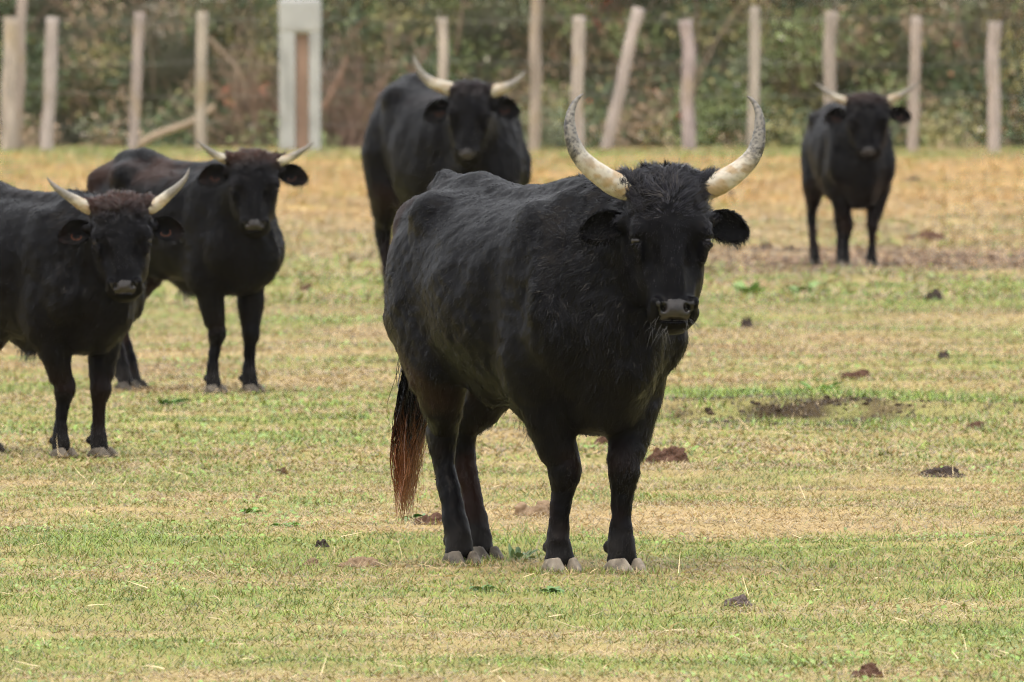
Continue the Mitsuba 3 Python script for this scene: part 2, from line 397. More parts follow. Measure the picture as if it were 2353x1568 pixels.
    hell((.488, 0, -.010), (.028, .050, .040), k=.02)                    # chin
    for s in (-1, 1):
        hell((.27, s * .080, -.075), (.13, .040, .09), k=.04)            # jaw muscle
        hell((.178, s * .110, .058), (.040, .030, .036), k=.03)          # brow
        hell((.250, s * .102, .045), (.035, .022, .035), k=.03)          # under the eye
        hell((.30, s * .078, .075), (.075, .022, .03), k=.035, cut=True) # hollow beside the bridge
        hell((.214, s * .136, .070), (.017, .024, .024), k=.014, cut=True)   # eye socket
        hell((.199, s * .121, .067), (.010, .022, .027), k=.010)          # lids
        hell((.231, s * .119, .060), (.008, .020, .024), k=.010)
        hell((.446, s * .047, .094), (.023, .0150, .042), tilt=s * -0.5, k=.010, cut=True)   # nostril
        hell((.435, s * .064, .072), (.026, .018, .026), tilt=s * -0.4, k=.018)           # wing of the nostril
        G.sweep([(*hp(.01, s * .09, -.01), .05 * sc, .05 * sc), (*hp(.0, s * .128, -.005), .042 * sc, .042 * sc)], R[:, 2], k=.03)   # horn root
        G.sweep([(*hp(b['ear_u'] - .013, s * .10, -.05), .035 * sc, .03 * sc), (*hp(b['ear_u'], s * .145, -.05), .03 * sc, .026 * sc)], R[:, 2], k=.03)  # ear root
    G.ell(hp(.487, 0, .060), np.array([.004, .060 * HW, .016]) * sc, R, k=.012, cut=True)   # mouth
    V, f = G.skin()
    # skin relief
    N = vnormals(V, f)
    d = (meshkit.fbm(V * 9, 3, seed) - .5) * .012 + (meshkit.fbm(V * 26, 2, seed + 5) - .5) * .009
    hl = (V - O) @ R / sc
    inhead = sstep(-.14, -.06, hl[:, 0]) * sstep(.56, .53, hl[:, 0]) * sstep(-.16, -.06, hl[:, 2]) * sstep(.24, .19, np.abs(hl[:, 1]))
    nose = (np.abs(hl[:, 1]) < (.069 - .55 * np.maximum(hl[:, 0] - .446, 0) - 1.2 * np.maximum(.436 - hl[:, 0], 0)) * HW) & (hl[:, 0] > .418 + .25 * np.abs(hl[:, 1])) & (hl[:, 0] < .492) & (hl[:, 2] > .045)
    nk = sstep(.02, .16, V[:, 0]) * sstep(.55, .7, V[:, 2]) * (1 - inhead)
    d = d + nk * (meshkit.fbm(V * np.array([17, 17, 3.2]), 2, seed + 12) - .5) * .024
    d = d + (1 - nk) * sstep(.45, .6, V[:, 2]) * (meshkit.fbm(V * np.array([5, 5, 5.]), 2, seed + 13) - .5) * .024
    poll_ = inhead * sstep(.20, .06, hl[:, 0])
    face_ = inhead * sstep(.10, .2, hl[:, 0]) * sstep(.40, .30, hl[:, 0])
    dh = poll_ * (meshkit.fbm(V * 30, 2, seed + 6) - .5) * .026 + face_ * (meshkit.fbm(V * np.array([55, 55, 40.]), 2, seed + 7) - .5) * .007
    V = V + N * (d * (1 - .75 * inhead) + dh)[:, None]
    N = vnormals(V, f)
    # colour of the coat
    rnd = meshkit.fbm(V * 5, 3, seed + 9)
    black, brown = np.array([0.0028, 0.0027, 0.0036]), np.array([0.026, 0.0115, 0.0072])
    legm = sstep(.52, .32, V[:, 2]) * sstep(.06, .2, V[:, 2])
    edge = sstep(.02, .12, np.abs(V[:, 2] - .62) * -1 + .16) * sstep(-.6, -.8, V[:, 0])
    wb = b['brown_leg'] * np.maximum(legm * .5, edge) * sstep(.42, .62, rnd)
    wb = np.maximum(wb, .6 * sstep(-1.0, -1.18, V[:, 0]) * sstep(.4, .6, rnd))
    wb = np.maximum(wb, b['brown_poll'] * sstep(.10, -.03, hl[:, 0]) * inhead * sstep(.3, .6, rnd))
    wb = np.maximum(wb, b['brown_back'] * sstep(1.14, 1.26, V[:, 2]) * sstep(-.1, -.35, V[:, 0]) * sstep(.35, .6, rnd))
    col = black * (.8 + .5 * meshkit.fbm(V * 14, 2, seed + 3))[:, None] * (1 - wb[:, None]) + brown * wb[:, None]
    dusty = sstep(.20, .06, V[:, 2])[:, None] * .35 * meshkit.fbm(V * 20, 2, seed + 4)[:, None]
    col = col * (1 - dusty) + np.array([.06, .055, .05]) * dusty
    tone = sstep(.35, .65, meshkit.fbm(V * 60, 2, seed + 1))
    ncol = np.array([.026, .022, .021]) * (.6 + .5 * tone[:, None])
    dark = sstep(.022, .012, np.hypot((hl[:, 0] - .447) * .7, np.abs(hl[:, 1]) - .047 * HW))
    ncol = ncol * (1 - .85 * dark[:, None])
    fn = nose[f].all(1)
    VW = world(V)
    NW = N @ RW.T
    part(key, 'body', raw_ply(VW, f[~fn], 'mat_coat', NW, col))
    part(key, 'nose', raw_ply(VW, f[fn], 'mat_nose', NW, ncol))
    # coat hair
    area = np.linalg.norm(np.cross(V[f[:, 1]] - V[f[:, 0]], V[f[:, 2]] - V[f[:, 0]]), axis=1)
    fc = V[f].mean(1)
    topw = inhead[f].mean(1) * sstep(.14, .02, ((fc - O) @ R / sc)[:, 0])
    wgt = area * np.where(fn, 0, 1 + 1.6 * topw) * (fc[:, 2] > .03)
    nh = b['fur']
    pick = rng.choice(len(f), nh, p=wgt / wgt.sum())
    r1, r2 = rng.random((2, nh))
    q = np.sqrt(r1)
    bc = np.stack([1 - q, q * (1 - r2), q * r2], 1)
    tri = f[pick]
    P = (V[tri] * bc[:, :, None]).sum(1)
    Nh = unit((N[tri] * bc[:, :, None]).sum(1))
    ch = (col[tri] * bc[:, :, None]).sum(1)
    H = (P - O) @ R / sc
    ih = (inhead[tri] * bc).sum(1)
    legf = sstep(.62, .45, P[:, 2])
    flow = np.stack([-.55 * (1 - legf), 0 * P[:, 0], -.75 - .2 * legf], 1) + np.stack([-.7 * sstep(1.05, 1.25, P[:, 2]), 0 * P[:, 0], 0 * P[:, 0]], 1)
    hflow = np.outer(sstep(.10, .25, H[:, 0]) * 1.6 - .35, R[:, 0]) + np.outer(np.sign(H[:, 1]) * .5 * sstep(0, .05, np.abs(H[:, 1])), R[:, 1])
    flow = flow * (1 - ih[:, None]) + hflow * ih[:, None]
    swirl = np.stack([meshkit.fbm(P * 7 + i * 11, 2, seed + 20 + i) - .5 for i in range(3)], 1)
    curl = ih * sstep(.17, .06, H[:, 0])
    longer = 1.0 if nh > 60000 else .35
    fine = np.stack([meshkit.noise(P * 34 + i * 7, seed + 30 + i) - .5 for i in range(3)], 1)
    flow = unit(flow) + swirl * (1.5 - .5 * ih)[:, None] + fine * (.35 + 2.6 * curl)[:, None] + rng.normal(0, .16, (nh, 3))
    D = unit(flow - Nh * (flow * Nh).sum(1)[:, None])
    L = .022 * np.ones(nh)
    neckm = sstep(.0, .2, P[:, 0]) * (1 - ih)
    L += .014 * neckm + .016 * sstep(.72, .55, P[:, 2]) * sstep(.34, .46, P[:, 2]) * (rng.random(nh) < .5) + .02 * curl * longer
    crest = sstep(.05, .02, np.abs(P[:, 1])) * sstep(1.2, 1.27, P[:, 2]) * sstep(-.2, -.02, P[:, 0]) * (1 - ih)
    L += .012 * crest
    L *= np.where(ih > .5, np.where(H[:, 0] > .36, .35, np.where(H[:, 0] > .14, .85, 1)), 1) * (1 - .45 * sstep(.32, .2, P[:, 2]))
    L *= rng.uniform(.55, 1.25, nh) * b['hair']
    lift = .16 + .22 * rng.random(nh) + .34 * curl * longer * rng.random(nh) + .4 * crest * rng.random(nh)
    D = unit(D + Nh * lift[:, None])
    wd = (.0030 + .0012 * rng.random(nh)) * (1 + .25 * curl) * (70000 / max(nh, 20000)) ** .35
    bend = -Nh * (.12 + .1 * rng.random(nh))[:, None] + fine * (.9 * curl)[:, None]
    hv, hf, hn, tt = ribbons(P - Nh * .002, D, Nh, L, wd, seg=2, bend=bend)
    jit = np.repeat(rng.normal(0, .26, (nh, 3)) + fine * .9 + D * .25, 5, 0)
    hn = unit(hn + jit)
    hc = np.repeat(ch * (1 + 2.6 * ih * sstep(.06, .2, H[:, 0]) + 2.0 * curl * (1 - b['brown_poll']))[:, None] * rng.uniform(.4, 1.9, (nh, 1)), 5, 0) * (.85 + .4 * tt[:, None])
    part(key, 'coat_hair', raw_ply(world(hv), hf, 'mat_fur', hn @ RW.T, hc), kind='stuff')
    # horns
    for s, pts in zip((-1, 1), b['horns']):
        pts = np.array(pts) * b['horn_s']
        inner = np.array([[s * .075 * HW, -.002, -.01]])
        line = spline(np.vstack([inner, pts]), 150)
        line = np.array([hp(-q[1], q[0] / HW, q[2]) for q in line])
        s01 = np.linspace(0, 1, 150)
        r = b['horn_r'] * sc * np.minimum(1, (1.02 - s01) / .86) ** .72 * (1 + .012 * np.sin(s01 * 60) * sstep(.5, .1, s01))
        r = np.maximum(r, .0015)
        v, ff = tube_mesh(line, r, 34)
        vn = vnormals(v, ff)
        v = v + vn * ((meshkit.fbm(v * 60, 2, 3) - .5) * .003)[:, None]
        tt = np.append(np.repeat(s01, 34), [0, 1])
        n1, n2 = meshkit.fbm(v * 28, 3, 7), meshkit.fbm(v * 130, 3, 8)
        cream, tan, ash, soot = np.array([.42, .38, .30]), np.array([.30, .195, .085]), np.array([.17, .155, .13]), np.array([.028, .027, .024])
        c = cream * np.ones((len(v), 1))
        wt = sstep(.45, .65, n1) * sstep(.5, .25, np.abs(tt - .3)) * .8
        c = c * (1 - wt[:, None]) + tan * wt[:, None]
        wa = sstep(.38, .62, tt + .3 * (n1 - .5))[:, None]
        c = c * (1 - wa) + ash * wa
        # outer flank of the bend is weathered dark, with a fine crackle towards the tip
        mid = hp(0, 0, 0)
        outer = np.maximum(0, (vn @ (R[:, 1] * s) + .3 * (vn @ R[:, 0]))) 
        wd_ = np.clip(sstep(.42, .6, tt) * (sstep(.47, .60, n2) * .75 + sstep(.2, .9, outer) * sstep(.35, .6, n1)), 0, 1) * b['horn_dark']
        c = c * (1 - wd_[:, None]) + soot * wd_[:, None]
        wk = sstep(.55, .75, n2)[:, None] * .35
        c = c * (1 - wk * .6)
        tipd = sstep(.86, 1.0, tt)[:, None] * (.35 + .6 * (1 - b['horn_dark']))
        c = c * (1 - tipd) + np.array([.10, .085, .075]) * tipd
        part(key, 'horn', raw_ply(world(v), ff, 'mat_horn', vnormals(v, ff) @ RW.T, c))
    # ears: a cupped leaf with hair at its rim
    for i, s in enumerate((-1, 1)):
        du = b['ears'][i]
        root = hp(b['ear_u'], s * .125, -.05)
        ax = unit(R[:, 1] * s + R[:, 0] * (.03 + du) - R[:, 2] * .12)
        nrm = unit(R[:, 2] * 1.0 + R[:, 0] * .25 - R[:, 1] * s * .2)
        nrm = unit(nrm - ax * np.dot(nrm, ax))
        wid = np.cross(nrm, ax)
        le, he = b['ear_len'] * sc, b['ear_h'] * sc
        a, t = np.meshgrid(np.linspace(0, 1, 26), np.linspace(-1, 1, 17), indexing='ij')
        half = he * np.sin(np.pi * np.clip(.10 + .88 * a, 0, 1) ** 1.25) ** .62
        half = np.maximum(half, .004)
        cup = .42 * he * (1 - a * .4) * (1 - t ** 2)
        sag = -.13 * le * a ** 2

        def sheet(off):
            return root + ax * (a * le)[..., None] + wid * (t * half)[..., None] + nrm * (-cup + off)[..., None] + np.array([0, 0, 1.0]) * (sag)[..., None]

        v = np.concatenate([sheet(.004).reshape(-1, 3), sheet(-.006).reshape(-1, 3)])
        g = np.arange(26 * 17).reshape(26, 17)
        qd = np.stack([g[:-1, :-1], g[1:, :-1], g[1:, 1:], g[:-1, 1:]], -1).reshape(-1, 4)
        rim = np.concatenate([g[0, :], g[1:, -1], g[-1, -2::-1], g[-2:0:-1, 0]])
        rq = np.stack([rim, np.roll(rim, -1), np.roll(rim, -1) + 442, rim + 442], 1)
        qd = np.vstack([qd, qd[:, ::-1] + 442, rq])
        ef = np.vstack([qd[:, [0, 1, 2]], qd[:, [0, 2, 3]]])
        en = vnormals(v, ef)
        ec = np.tile(black * .9, (len(v), 1))
        wbe = .5 * b['brown_poll'] * np.tile(sstep(.55, 1, a).reshape(-1), 2)[:, None]
        ec = ec * (1 - wbe) + brown * 1.1 * wbe
        ek = part(key, 'ear', raw_ply(world(v), ef, 'mat_coat', en @ RW.T, ec))
        # hair on the ear, longest along the lower rim and inside
        m = 3400 if nh > 60000 else 1300
        pk = rng.integers(0, len(ef), m)
        bw = rng.dirichlet((1, 1, 1), m)
        pe, ne = (v[ef[pk]] * bw[:, :, None]).sum(1), unit((en[ef[pk]] * bw[:, :, None]).sum(1))
        lo_ = sstep(.2, .9, ((pe - root) @ -wid) / he * (1 if np.dot(-wid, R[:, 0]) > 0 else -1))
        dd = unit(ax * .55 + R[:, 0] * (.45 * lo_ + .15)[:, None] + rng.normal(0, .35, (m, 3)) + ne * .25)
        ll = (.014 + .020 * lo_ * rng.random(m)) * rng.uniform(.6, 1.2, m)
        ev, efc, enn, te = ribbons(pe, dd, ne, ll, np.full(m, .003), seg=2, bend=np.tile([0, 0, -.3], (m, 1)))
        part(ek, 'hair', raw_ply(world(ev), efc, 'mat_coat', unit(enn + np.repeat(rng.normal(0, .25, (m, 3)), 5, 0)) @ RW.T, np.repeat(black * rng.uniform(.5, 1.6, (m, 1)), 5, 0)), kind='stuff')
        if b['tags'][i]:
            c0 = root + ax * le * .50 - wid * he * .25 * (1 if np.dot(-wid, R[:, 0]) > 0 else -1) + nrm * .010 + np.array([0, 0, 1.0]) * (-.13 * le * .25) - nrm * .30 * he
            tx, ty = ax, np.cross(nrm, ax)
            if np.dot(ty, R[:, 0]) < 0:
                ty = -ty
            ring = [(-.024, .004), (.024, -.008), (.027, .010), (.014, .022), (-.010, .026), (-.026, .016)]
            out = np.array([c0 + (tx * x + ty * y) * sc for x, y in ring])
            inn = np.array([c0 + (tx * x * .88 + ty * y * .88) * sc - nrm * .0 for x, y in ring])
            n6 = np.arange(1, 6)
            tv = np.vstack([out + nrm * .003, inn + nrm * .003, out - nrm * .002, inn - nrm * .002])
            tq = np.vstack([np.stack([n6, (n6 + 1) % 6, (n6 + 1) % 6 + 6, n6 + 6], 1), np.stack([n6 + 12, n6 + 18, (n6 + 1) % 6 + 18, (n6 + 1) % 6 + 12], 1),
                            np.stack([n6, n6 + 12, (n6 + 1) % 6 + 12, (n6 + 1) % 6], 1), np.stack([n6 + 6, (n6 + 1) % 6 + 6, (n6 + 1) % 6 + 18, n6 + 18], 1)])
            part(ek, 'tag', raw_ply(world(tv), np.vstack([tq[:, [0, 1, 2]], tq[:, [0, 2, 3]]]), 'mat_tag'), label='orange ear tag')
    # eyes
    for s in (-1, 1):
        m = trimesh.creation.icosphere(3, .0165 * sc)
        part(key, 'eye', raw_ply(world(m.vertices + hp(.214, s * .1185, .056)), np.array(m.faces), 'mat_eye', m.vertices / (.0165 * sc) @ RW.T))
    # hooves, two claws each
    for i, (fx, fy) in enumerate(F):
        a = math.radians(b['hoof_dir'][i])
        fw, sd = np.array([math.cos(a), math.sin(a), 0]), np.array([-math.sin(a), math.cos(a), 0])
        vs, fs, off = [], [], 0
        for q in (-1, 1):
            base = np.array([fx, fy, 0]) + sd * q * .030 * LG
            toe = fw * math.cos(q * .07) + sd * math.sin(q * .07)
            balls = [(base + toe * .098 + (0, 0, .010) - sd * q * .010, .008), (base + toe * .060 + sd * q * .014 + (0, 0, .010), .011), (base - toe * .045 + sd * q * .010 + (0, 0, .012), .014), (base - toe * .045 - sd * q * .010 + (0, 0, .012), .012),
                     (base + toe * .050 - sd * q * .014 + (0, 0, .010), .009), (base + toe * .052 + (0, 0, .042) - sd * q * .004, .011), (base - toe * .035 + (0, 0, .028), .015), (base + sd * q * .014 + (0, 0, .036), .013)]
            v, ff = hull([(base + (np.asarray(c) - base) * (LG, LG, 1), r) for c, r in balls])
            vs.append(v), fs.append(ff + off)
            off += len(v)
        v, ff = np.vstack(vs), np.vstack(fs)
        n = meshkit.fbm(v * np.array([60, 60, 14]), 3, seed + 40 + i)
        c = b['hoof_tone'] * np.array([.25, .215, .17]) * (1 if i < 2 else .5) * (.15 + 1.5 * n[:, None])
        dk = sstep(.5, .7, meshkit.fbm(v * 45, 2, seed + 50))[:, None] * .8 * (.4 if i < 2 else 1)
        c = c * (1 - dk) + np.array([.05, .042, .036]) * dk
        low = sstep(.022, .0, v[:, 2])[:, None] * .7
        c = c * (1 - low) + np.array([.07, .055, .04]) * low
        part(key, 'hoof', raw_ply(world(v), ff, 'mat_hoof', vnormals(v, ff) @ RW.T, c))
    # long hair: tail switch, belly tuft, whiskers
    if b['tail']:
        m = 2400 if nh > 60000 else 350
        r0 = rng.random(m)
        dz = np.interp(r0, [0, 1], [.84, .58])
        base = np.stack([np.interp(dz, [.62, .76, .92], [-1.30, -1.275, -1.265]), np.interp(dz, [.62, .76], [-.045, -.03]), dz], 1) + rng.normal(0, .012, (m, 3))
        seg = 9
        tt = np.linspace(0, 1, seg + 1)
        Lh = rng.uniform(.28, .46, m)
        ph = meshkit.noise(base * 30, 3)[:, None] * 12
        clump = rng.integers(0, 18, m)
        spread = rng.normal(0, .017, (18, 2))[clump] + rng.normal(0, .007, (m, 2))
        Lh = Lh * rng.uniform(.72, 1.08, 18)[clump]
        ph = ph * .25 + rng.uniform(0, 6, (18, 1))[clump]
        ctr = base[:, None] + np.stack([spread[:, :1] * np.sin(tt * 2.7) + .012 * np.sin(tt * 11 + ph) * tt, spread[:, 1:] * np.sin(tt * 2.7) + .012 * np.cos(tt * 10 + ph * 1.3) * tt - .03 * tt, -Lh[:, None] * tt], -1)
        sdv = unit(np.stack([rng.normal(0, .4, m), rng.normal(0, .4, m) + 1, np.zeros(m)], 1))
        wv = (.0012 * (1.15 - tt) + .0005)[None, :, None] * sdv[:, None]
        v = np.stack([ctr - wv, ctr + wv], 2).reshape(m, -1, 3)
        jj = np.arange(seg)
        fq = np.concatenate([np.stack([2 * jj, 2 * jj + 1, 2 * jj + 3], 1), np.stack([2 * jj, 2 * jj + 3, 2 * jj + 2], 1)])
        ff = (fq[None] + (np.arange(m) * (2 * seg + 2))[:, None, None]).reshape(-1, 3)
        nn = unit(np.repeat(np.stack([-sdv[:, 1], sdv[:, 0] * 0 - .6, .3 + 0 * sdv[:, 0]], 1) + rng.normal(0, .35, (m, 3)), 2 * seg + 2, 0))
        rust = np.array([.25, .105, .048])
        zz = v.reshape(-1, 3)[:, 2]
        ww = (sstep(.50, .33, zz + .05 * rng.normal(0, 1, (m, 1)).repeat(2 * seg + 2, 1).reshape(-1)))[:, None]
        cc = black * 1.2 * (1 - ww) + rust * ww
        part(key, 'tail_switch', raw_ply(world(v.reshape(-1, 3)), ff, 'mat_hair', nn @ RW.T, cc), label='long tail tuft turning from black to rusty brown')
    m = 160
    base = np.stack([rng.normal(-.44, .05, m), rng.normal(0, .02, m), np.full(m, .50 - b['belly'])], 1)
    D = unit(np.stack([rng.normal(0, .25, m), rng.normal(0, .25, m), -np.ones(m)], 1))
    v, ff, nn, tt = ribbons(base, D, unit(np.tile([0, -1.0, .3], (m, 1)) + rng.normal(0, .3, (m, 3))), rng.uniform(.04, .11, m) * np.exp(-((base[:, 0] + .44) / .05) ** 2 * .5), np.full(m, .003), seg=3, bend=rng.normal(0, .2, (m, 3)))
    part(key, 'belly_tuft', raw_ply(world(v), ff, 'mat_hair', nn @ RW.T, np.tile(black, (len(v), 1))), kind='stuff')
    if nh > 60000:
        m = 46
        sg = rng.choice([-1, 1], m)
        c = np.array([hp(rng.uniform(.455, .525), q * rng.uniform(.02, .075), rng.uniform(.0, .06)) for q in sg])
        D = unit(np.outer(sg * rng.uniform(.1, 1, m), R[:, 1]) + np.outer(rng.uniform(.5, 1, m), R[:, 0]) + rng.normal(0, .25, (m, 3)) + R[:, 2] * .3)
        v, ff, nn, tt = ribbons(c, D, unit(np.tile(R[:, 2], (m, 1))), rng.uniform(.025, .06, m), np.full(m, .0011), seg=3, bend=np.tile([0, 0, -.35], (m, 1)))
        part(key, 'whiskers', raw_ply(world(v), ff, 'mat_hair', nn @ RW.T, np.tile([.05, .047, .045], (len(v), 1))))
    return key, world, hp


def front_spot(col, row):
    p = spot(col, row)
    return p[:2], FOCAL / p[1]


BULLS = []
G_ALL = None
# ------------------------------------------------------------------ the pasture
BULL_SPOTS = [(1361, 1316, 1.0, 26), (188, 1052, .83, 38), (536, 904, .84, 37), (1112, 697, 1.0, 26), (1970, 614, .83, 12)]
HOLLOW = spot(1790, 950)


def ground_h(x, y):
    x, y = np.asarray(x, float), np.asarray(y, float)
    h = (fbm2(x, y, .45, 2, 3) - .5) * .10 + (fbm2(x, y, 1.6, 2, 4) - .5) * .035
    h = h * sstep(400, 200, y)
    for c, r, s, yaw in BULL_SPOTS:
        p = spot(c, r)
        f = np.array([math.sin(math.radians(yaw)), -math.cos(math.radians(yaw))]) * s
        q = p[:2] - f * .45
        d = np.hypot((x - q[0]) / 1.0, (y - q[1]) / 1.4)
        h = h * sstep(.9, 2.4, d)
    # a worn hollow with a low bank behind it
    dx, dy = (x - HOLLOW[0]) / .95, (y - HOLLOW[1])
    w = np.exp(-dx ** 2)
    h = h + w * sstep(-2.6, -1.2, dy) * sstep(1.2, .3, dy) * (fbm2(x, y, 4.5, 2, 5) - .5) * .07
    h = h + w * (.06 * sstep(-.1, .45, dy) * sstep(3.2, .8, dy) - .055 * sstep(-2.4, -.5, dy) * sstep(.45, -.05, dy))
    return h


ROWS = np.array([0, 335, 355, 372, 400, 450, 500, 560, 600, 632, 650, 690, 730, 790, 850, 905, 960, 1010, 1085, 1130, 1175, 1212, 1250, 1300, 1345, 1400, 1470, 1568, 1900.])
GREEN = np.array([.6, .65, .62, .42, .12, .08, .18, .30, .25, .50, .66, .62, .46, .35, .34, .54, .50, .42, .46, .40, .30, .30, .62, .70, .58, .62, .55, .62, .62])
AMBER = np.array([.2, .2, .35, .6, .8, .60, .3, .12, .05, .0, .0, .0, .0, .05, .12, .05, .05, .1, .05, .1, .1, .1, 0, 0, .05, 0, 0, 0, 0])
BARE = np.array([.1, .1, .1, .05, .05, .14, .22, .20, .34, .22, .05, .08, .12, .22, .12, .10, .08, .08, .05, .05, .06, .04, 0, 0, .04, 0, .02, 0, 0])
ROW_D = depth_of(ROWS)[::-1]


def cover(x, y):
    """How green, how amber and how bare the pasture is here."""
    d = y * (1 + (fbm2(x, y, .35, 2, 12) - .5) * .30 + (fbm2(x, y, 1.1, 2, 13) - .5) * .18)
    g, a, b = (np.interp(d, ROW_D, t[::-1]) for t in (GREEN, AMBER, BARE))
    n1, n2, n3 = fbm2(x, y, .8, 3, 21), fbm2(x, y, 2.6, 2, 22), fbm2(x, y, 1.1, 3, 23)
    right = sstep(.5, 2.0, x) * sstep(105, 112, y) * sstep(123, 116, y)
    b = np.clip(b + .5 * right + (n3 - .5) * 1.1, 0, 1) * np.where(b > 0, 1, 0)
    b = np.maximum(b * sstep(.12, .38, b), .92 * right * sstep(.30, .5, n3 + .1))
    dx, dy = (x - HOLLOW[0]) / 1.0, y - HOLLOW[1]
    hol = np.exp(-dx ** 2) * sstep(-.5, -.05, dy) * sstep(.68, .38, dy)
    bank = np.exp(-dx ** 2) * sstep(.35, .65, dy) * sstep(3.5, 1.5, dy)
    b = np.maximum(b, .95 * hol * (n2 > .55))
    g = np.clip(g + .10 + (n1 - .5) * 1.5 + (n2 - .5) * 1.1 + .45 * bank - .3 * b, 0, 1)
    return g, np.clip(a + (n3 - .5) * .4, 0, 1), b


def straw_colour(a, rng, n):
    pale, amber, grey = np.array([.475, .36, .20]), np.array([.53, .335, .13]), np.array([.29, .24, .165])
    k = rng.random(n)[:, None]
    c = pale * (1 - a[:, None]) + amber * a[:, None]
    c = np.where(k < .22, grey * (1 - .5 * a[:, None]) + c * .5 * a[:, None], c)
    return c * rng.uniform(.62, 1.22, (n, 1))


def green_colour(rng, n, y):
    lime, leaf, blue = np.array([.255, .345, .055]), np.array([.13, .22, .035]), np.array([.21, .285, .105])
    k = rng.random(n)[:, None]
    c = np.where(k < .5, lime, np.where(k < .82, leaf, blue))
    return c * rng.uniform(.65, 1.25, (n, 1))


def lattice(lo, hi, d0, grow):
    out, d = [lo], d0
    while out[-1] < hi:
        out.append(out[-1] + d)
        d *= grow
    return np.array(out)


# one sheet out to the horizon
xs = np.unique(np.concatenate([-lattice(9, 900, .6, 1.25), np.arange(-9, 9.01, .13), lattice(9, 900, .6, 1.25)]))
ys = np.concatenate([lattice(-46, -45, 1, 1), np.arange(-30, 40, 6.0), np.arange(40, 95, .13), np.arange(95, 190, .4), lattice(190, 1500, 1.0, 1.15)])
ys = np.unique(np.concatenate([[-400.0, -150.0], ys]))
gx, gy = np.meshgrid(xs, ys, indexing='ij')
gz = ground_h(gx, gy)
gv = np.stack([gx, gy, gz], -1).reshape(-1, 3)
gi = np.arange(gx.size).reshape(gx.shape)
gf = np.stack([gi[:-1, :-1], gi[1:, :-1], gi[1:, 1:], gi[:-1, 1:]], -1).reshape(-1, 4)
gf = np.vstack([gf[:, [0, 1, 2]], gf[:, [0, 2, 3]]])
cg, ca, cb = cover(gv[:, 0], gv[:, 1])
fineg = meshkit.fbm(gv * np.array([7, 7, 0.]), 3, 31)[:, None]
soil, thatch, moss = np.array([.155, .105, .072]), np.array([.36, .27, .14]), np.array([.15, .19, .05])
amb = np.array([.50, .32, .12])
gc = (thatch * (1 - ca[:, None]) + amb * ca[:, None]) * (1 - .7 * cg[:, None]) + moss * .7 * cg[:, None]
wet = np.exp(-((gv[:, 0] - HOLLOW[0]) / 1.1) ** 2) * sstep(-2.2, -1.2, gv[:, 1] - HOLLOW[1]) * sstep(.95, .5, gv[:, 1] - HOLLOW[1])
dry = sstep(.5, 2.0, gv[:, 0]) * sstep(105, 108, gv[:, 1]) * sstep(123, 116, gv[:, 1])
gc = (gc * (1 - cb[:, None]) + soil * (1.25 - .95 * wet + .4 * dry)[:, None] * cb[:, None]) * (.6 + .8 * fineg)
scene['ground'] = raw_ply(gv, gf, 'mat_matte', color=gc, smooth=True)
labels['ground'] = {'label': 'patchy pasture ground of soil and dead thatch under the grass', 'kind': 'structure'}

# where droppings lie: column, row, half width in metres, height, tone
DUNG = [(1538, 1070, .082, .062, 0, 'reddish brown heap of dung to the right of the front legs'), (1494, 1069, .032, .034, 0, 'smaller brown clod just left of the reddish dung heap by the front legs'), (1240, 1184, .10, .040, 1, 'crumbling pale brown dung pat behind the left front hoof in view'),
        (992, 1208, .065, .034, 0, 'dung pat half hidden behind the hind leg of the foreground bull'), (1383, 1027, .035, .032, 0, 'small brown dropping seen between the front legs of the foreground bull'),
        (647, 1085, .028, .022, 0, 'small dung lump left of the tail tuft'), (740, 1262, .026, .022, 2, 'small dark dung lump in the grass left of the hind hooves'),
        (822, 1303, .075, .026, 1, 'flat dry dung pat left of the hind hooves'), (2145, 697, .065, .055, 2, 'dark molehill like dung heap at the right below the lone bull'),
        (1717, 755, .040, .048, 2, 'dark dung lump right of the muzzle of the foreground bull'), (2122, 553, .16, .055, 0, 'wide reddish dung heap right of the lone bull'),
        (2092, 421, .115, .03, 2, 'dark flat dung pat on the amber grass near the fence at the right'), (1974, 874, .085, .042, 0, 'two lobed brown dung pat above the grassy bank'),
        (2165, 1099, .095, .028, 2, 'long dark dung streak at the right of the picture'), (1697, 1391, .045, .028, 3, 'greyish dung clod in the near grass at the right'),
        (2240, 976, .045, .026, 0, 'brown dung pat at the far right beyond the long streak'), (1992, 1567, .05, .03, 0, 'dung pat cut by the lower edge of the picture'),
        (705, 668, .055, .035, 0, 'brown dung pat between the second bull and the foreground bull'), (1672, 453, .11, .035, 2, 'dark dung pat just right of the right horn'),
        (1762, 580, .055, .04, 2, 'dark dropping left of the lone bull, nearer its tail'), (1815, 584, .05, .035, 2, 'dark dropping close to the hind leg of the lone bull'),
        (2170, 826, .035, .03, 2, 'tiny dark dropping above and right of the two lobed pat'), (715, 1300, .03, .02, 1, 'small dry crumb of dung beside the flat dry pat')]
dung_xy = np.array([spot(d[0], d[1])[:2] for d in DUNG])
dung_r = np.array([d[2] for d in DUNG])
hoof_xy = []
for c, r, s, yaw in BULL_SPOTS[:1]:
    p = spot(c, r)
    th = math.radians(yaw)
    for fx, fy in ((-0.02, -0.11), (0.12, 0.055), (-0.75, -0.13), (-1.11, 0.12)):
        hoof_xy.append(p[:2] + s * np.array([(fx + .02) * math.sin(th) + fy * math.cos(th), -(fx + .02) * math.cos(th) + fy * math.sin(th)]))
avoid = cKDTree(np.vstack([dung_xy, hoof_xy]))
avoid_r = np.concatenate([dung_r * .8, np.full(len(hoof_xy), .045)])


def half_width(y):
    return 512 * y / FOCAL


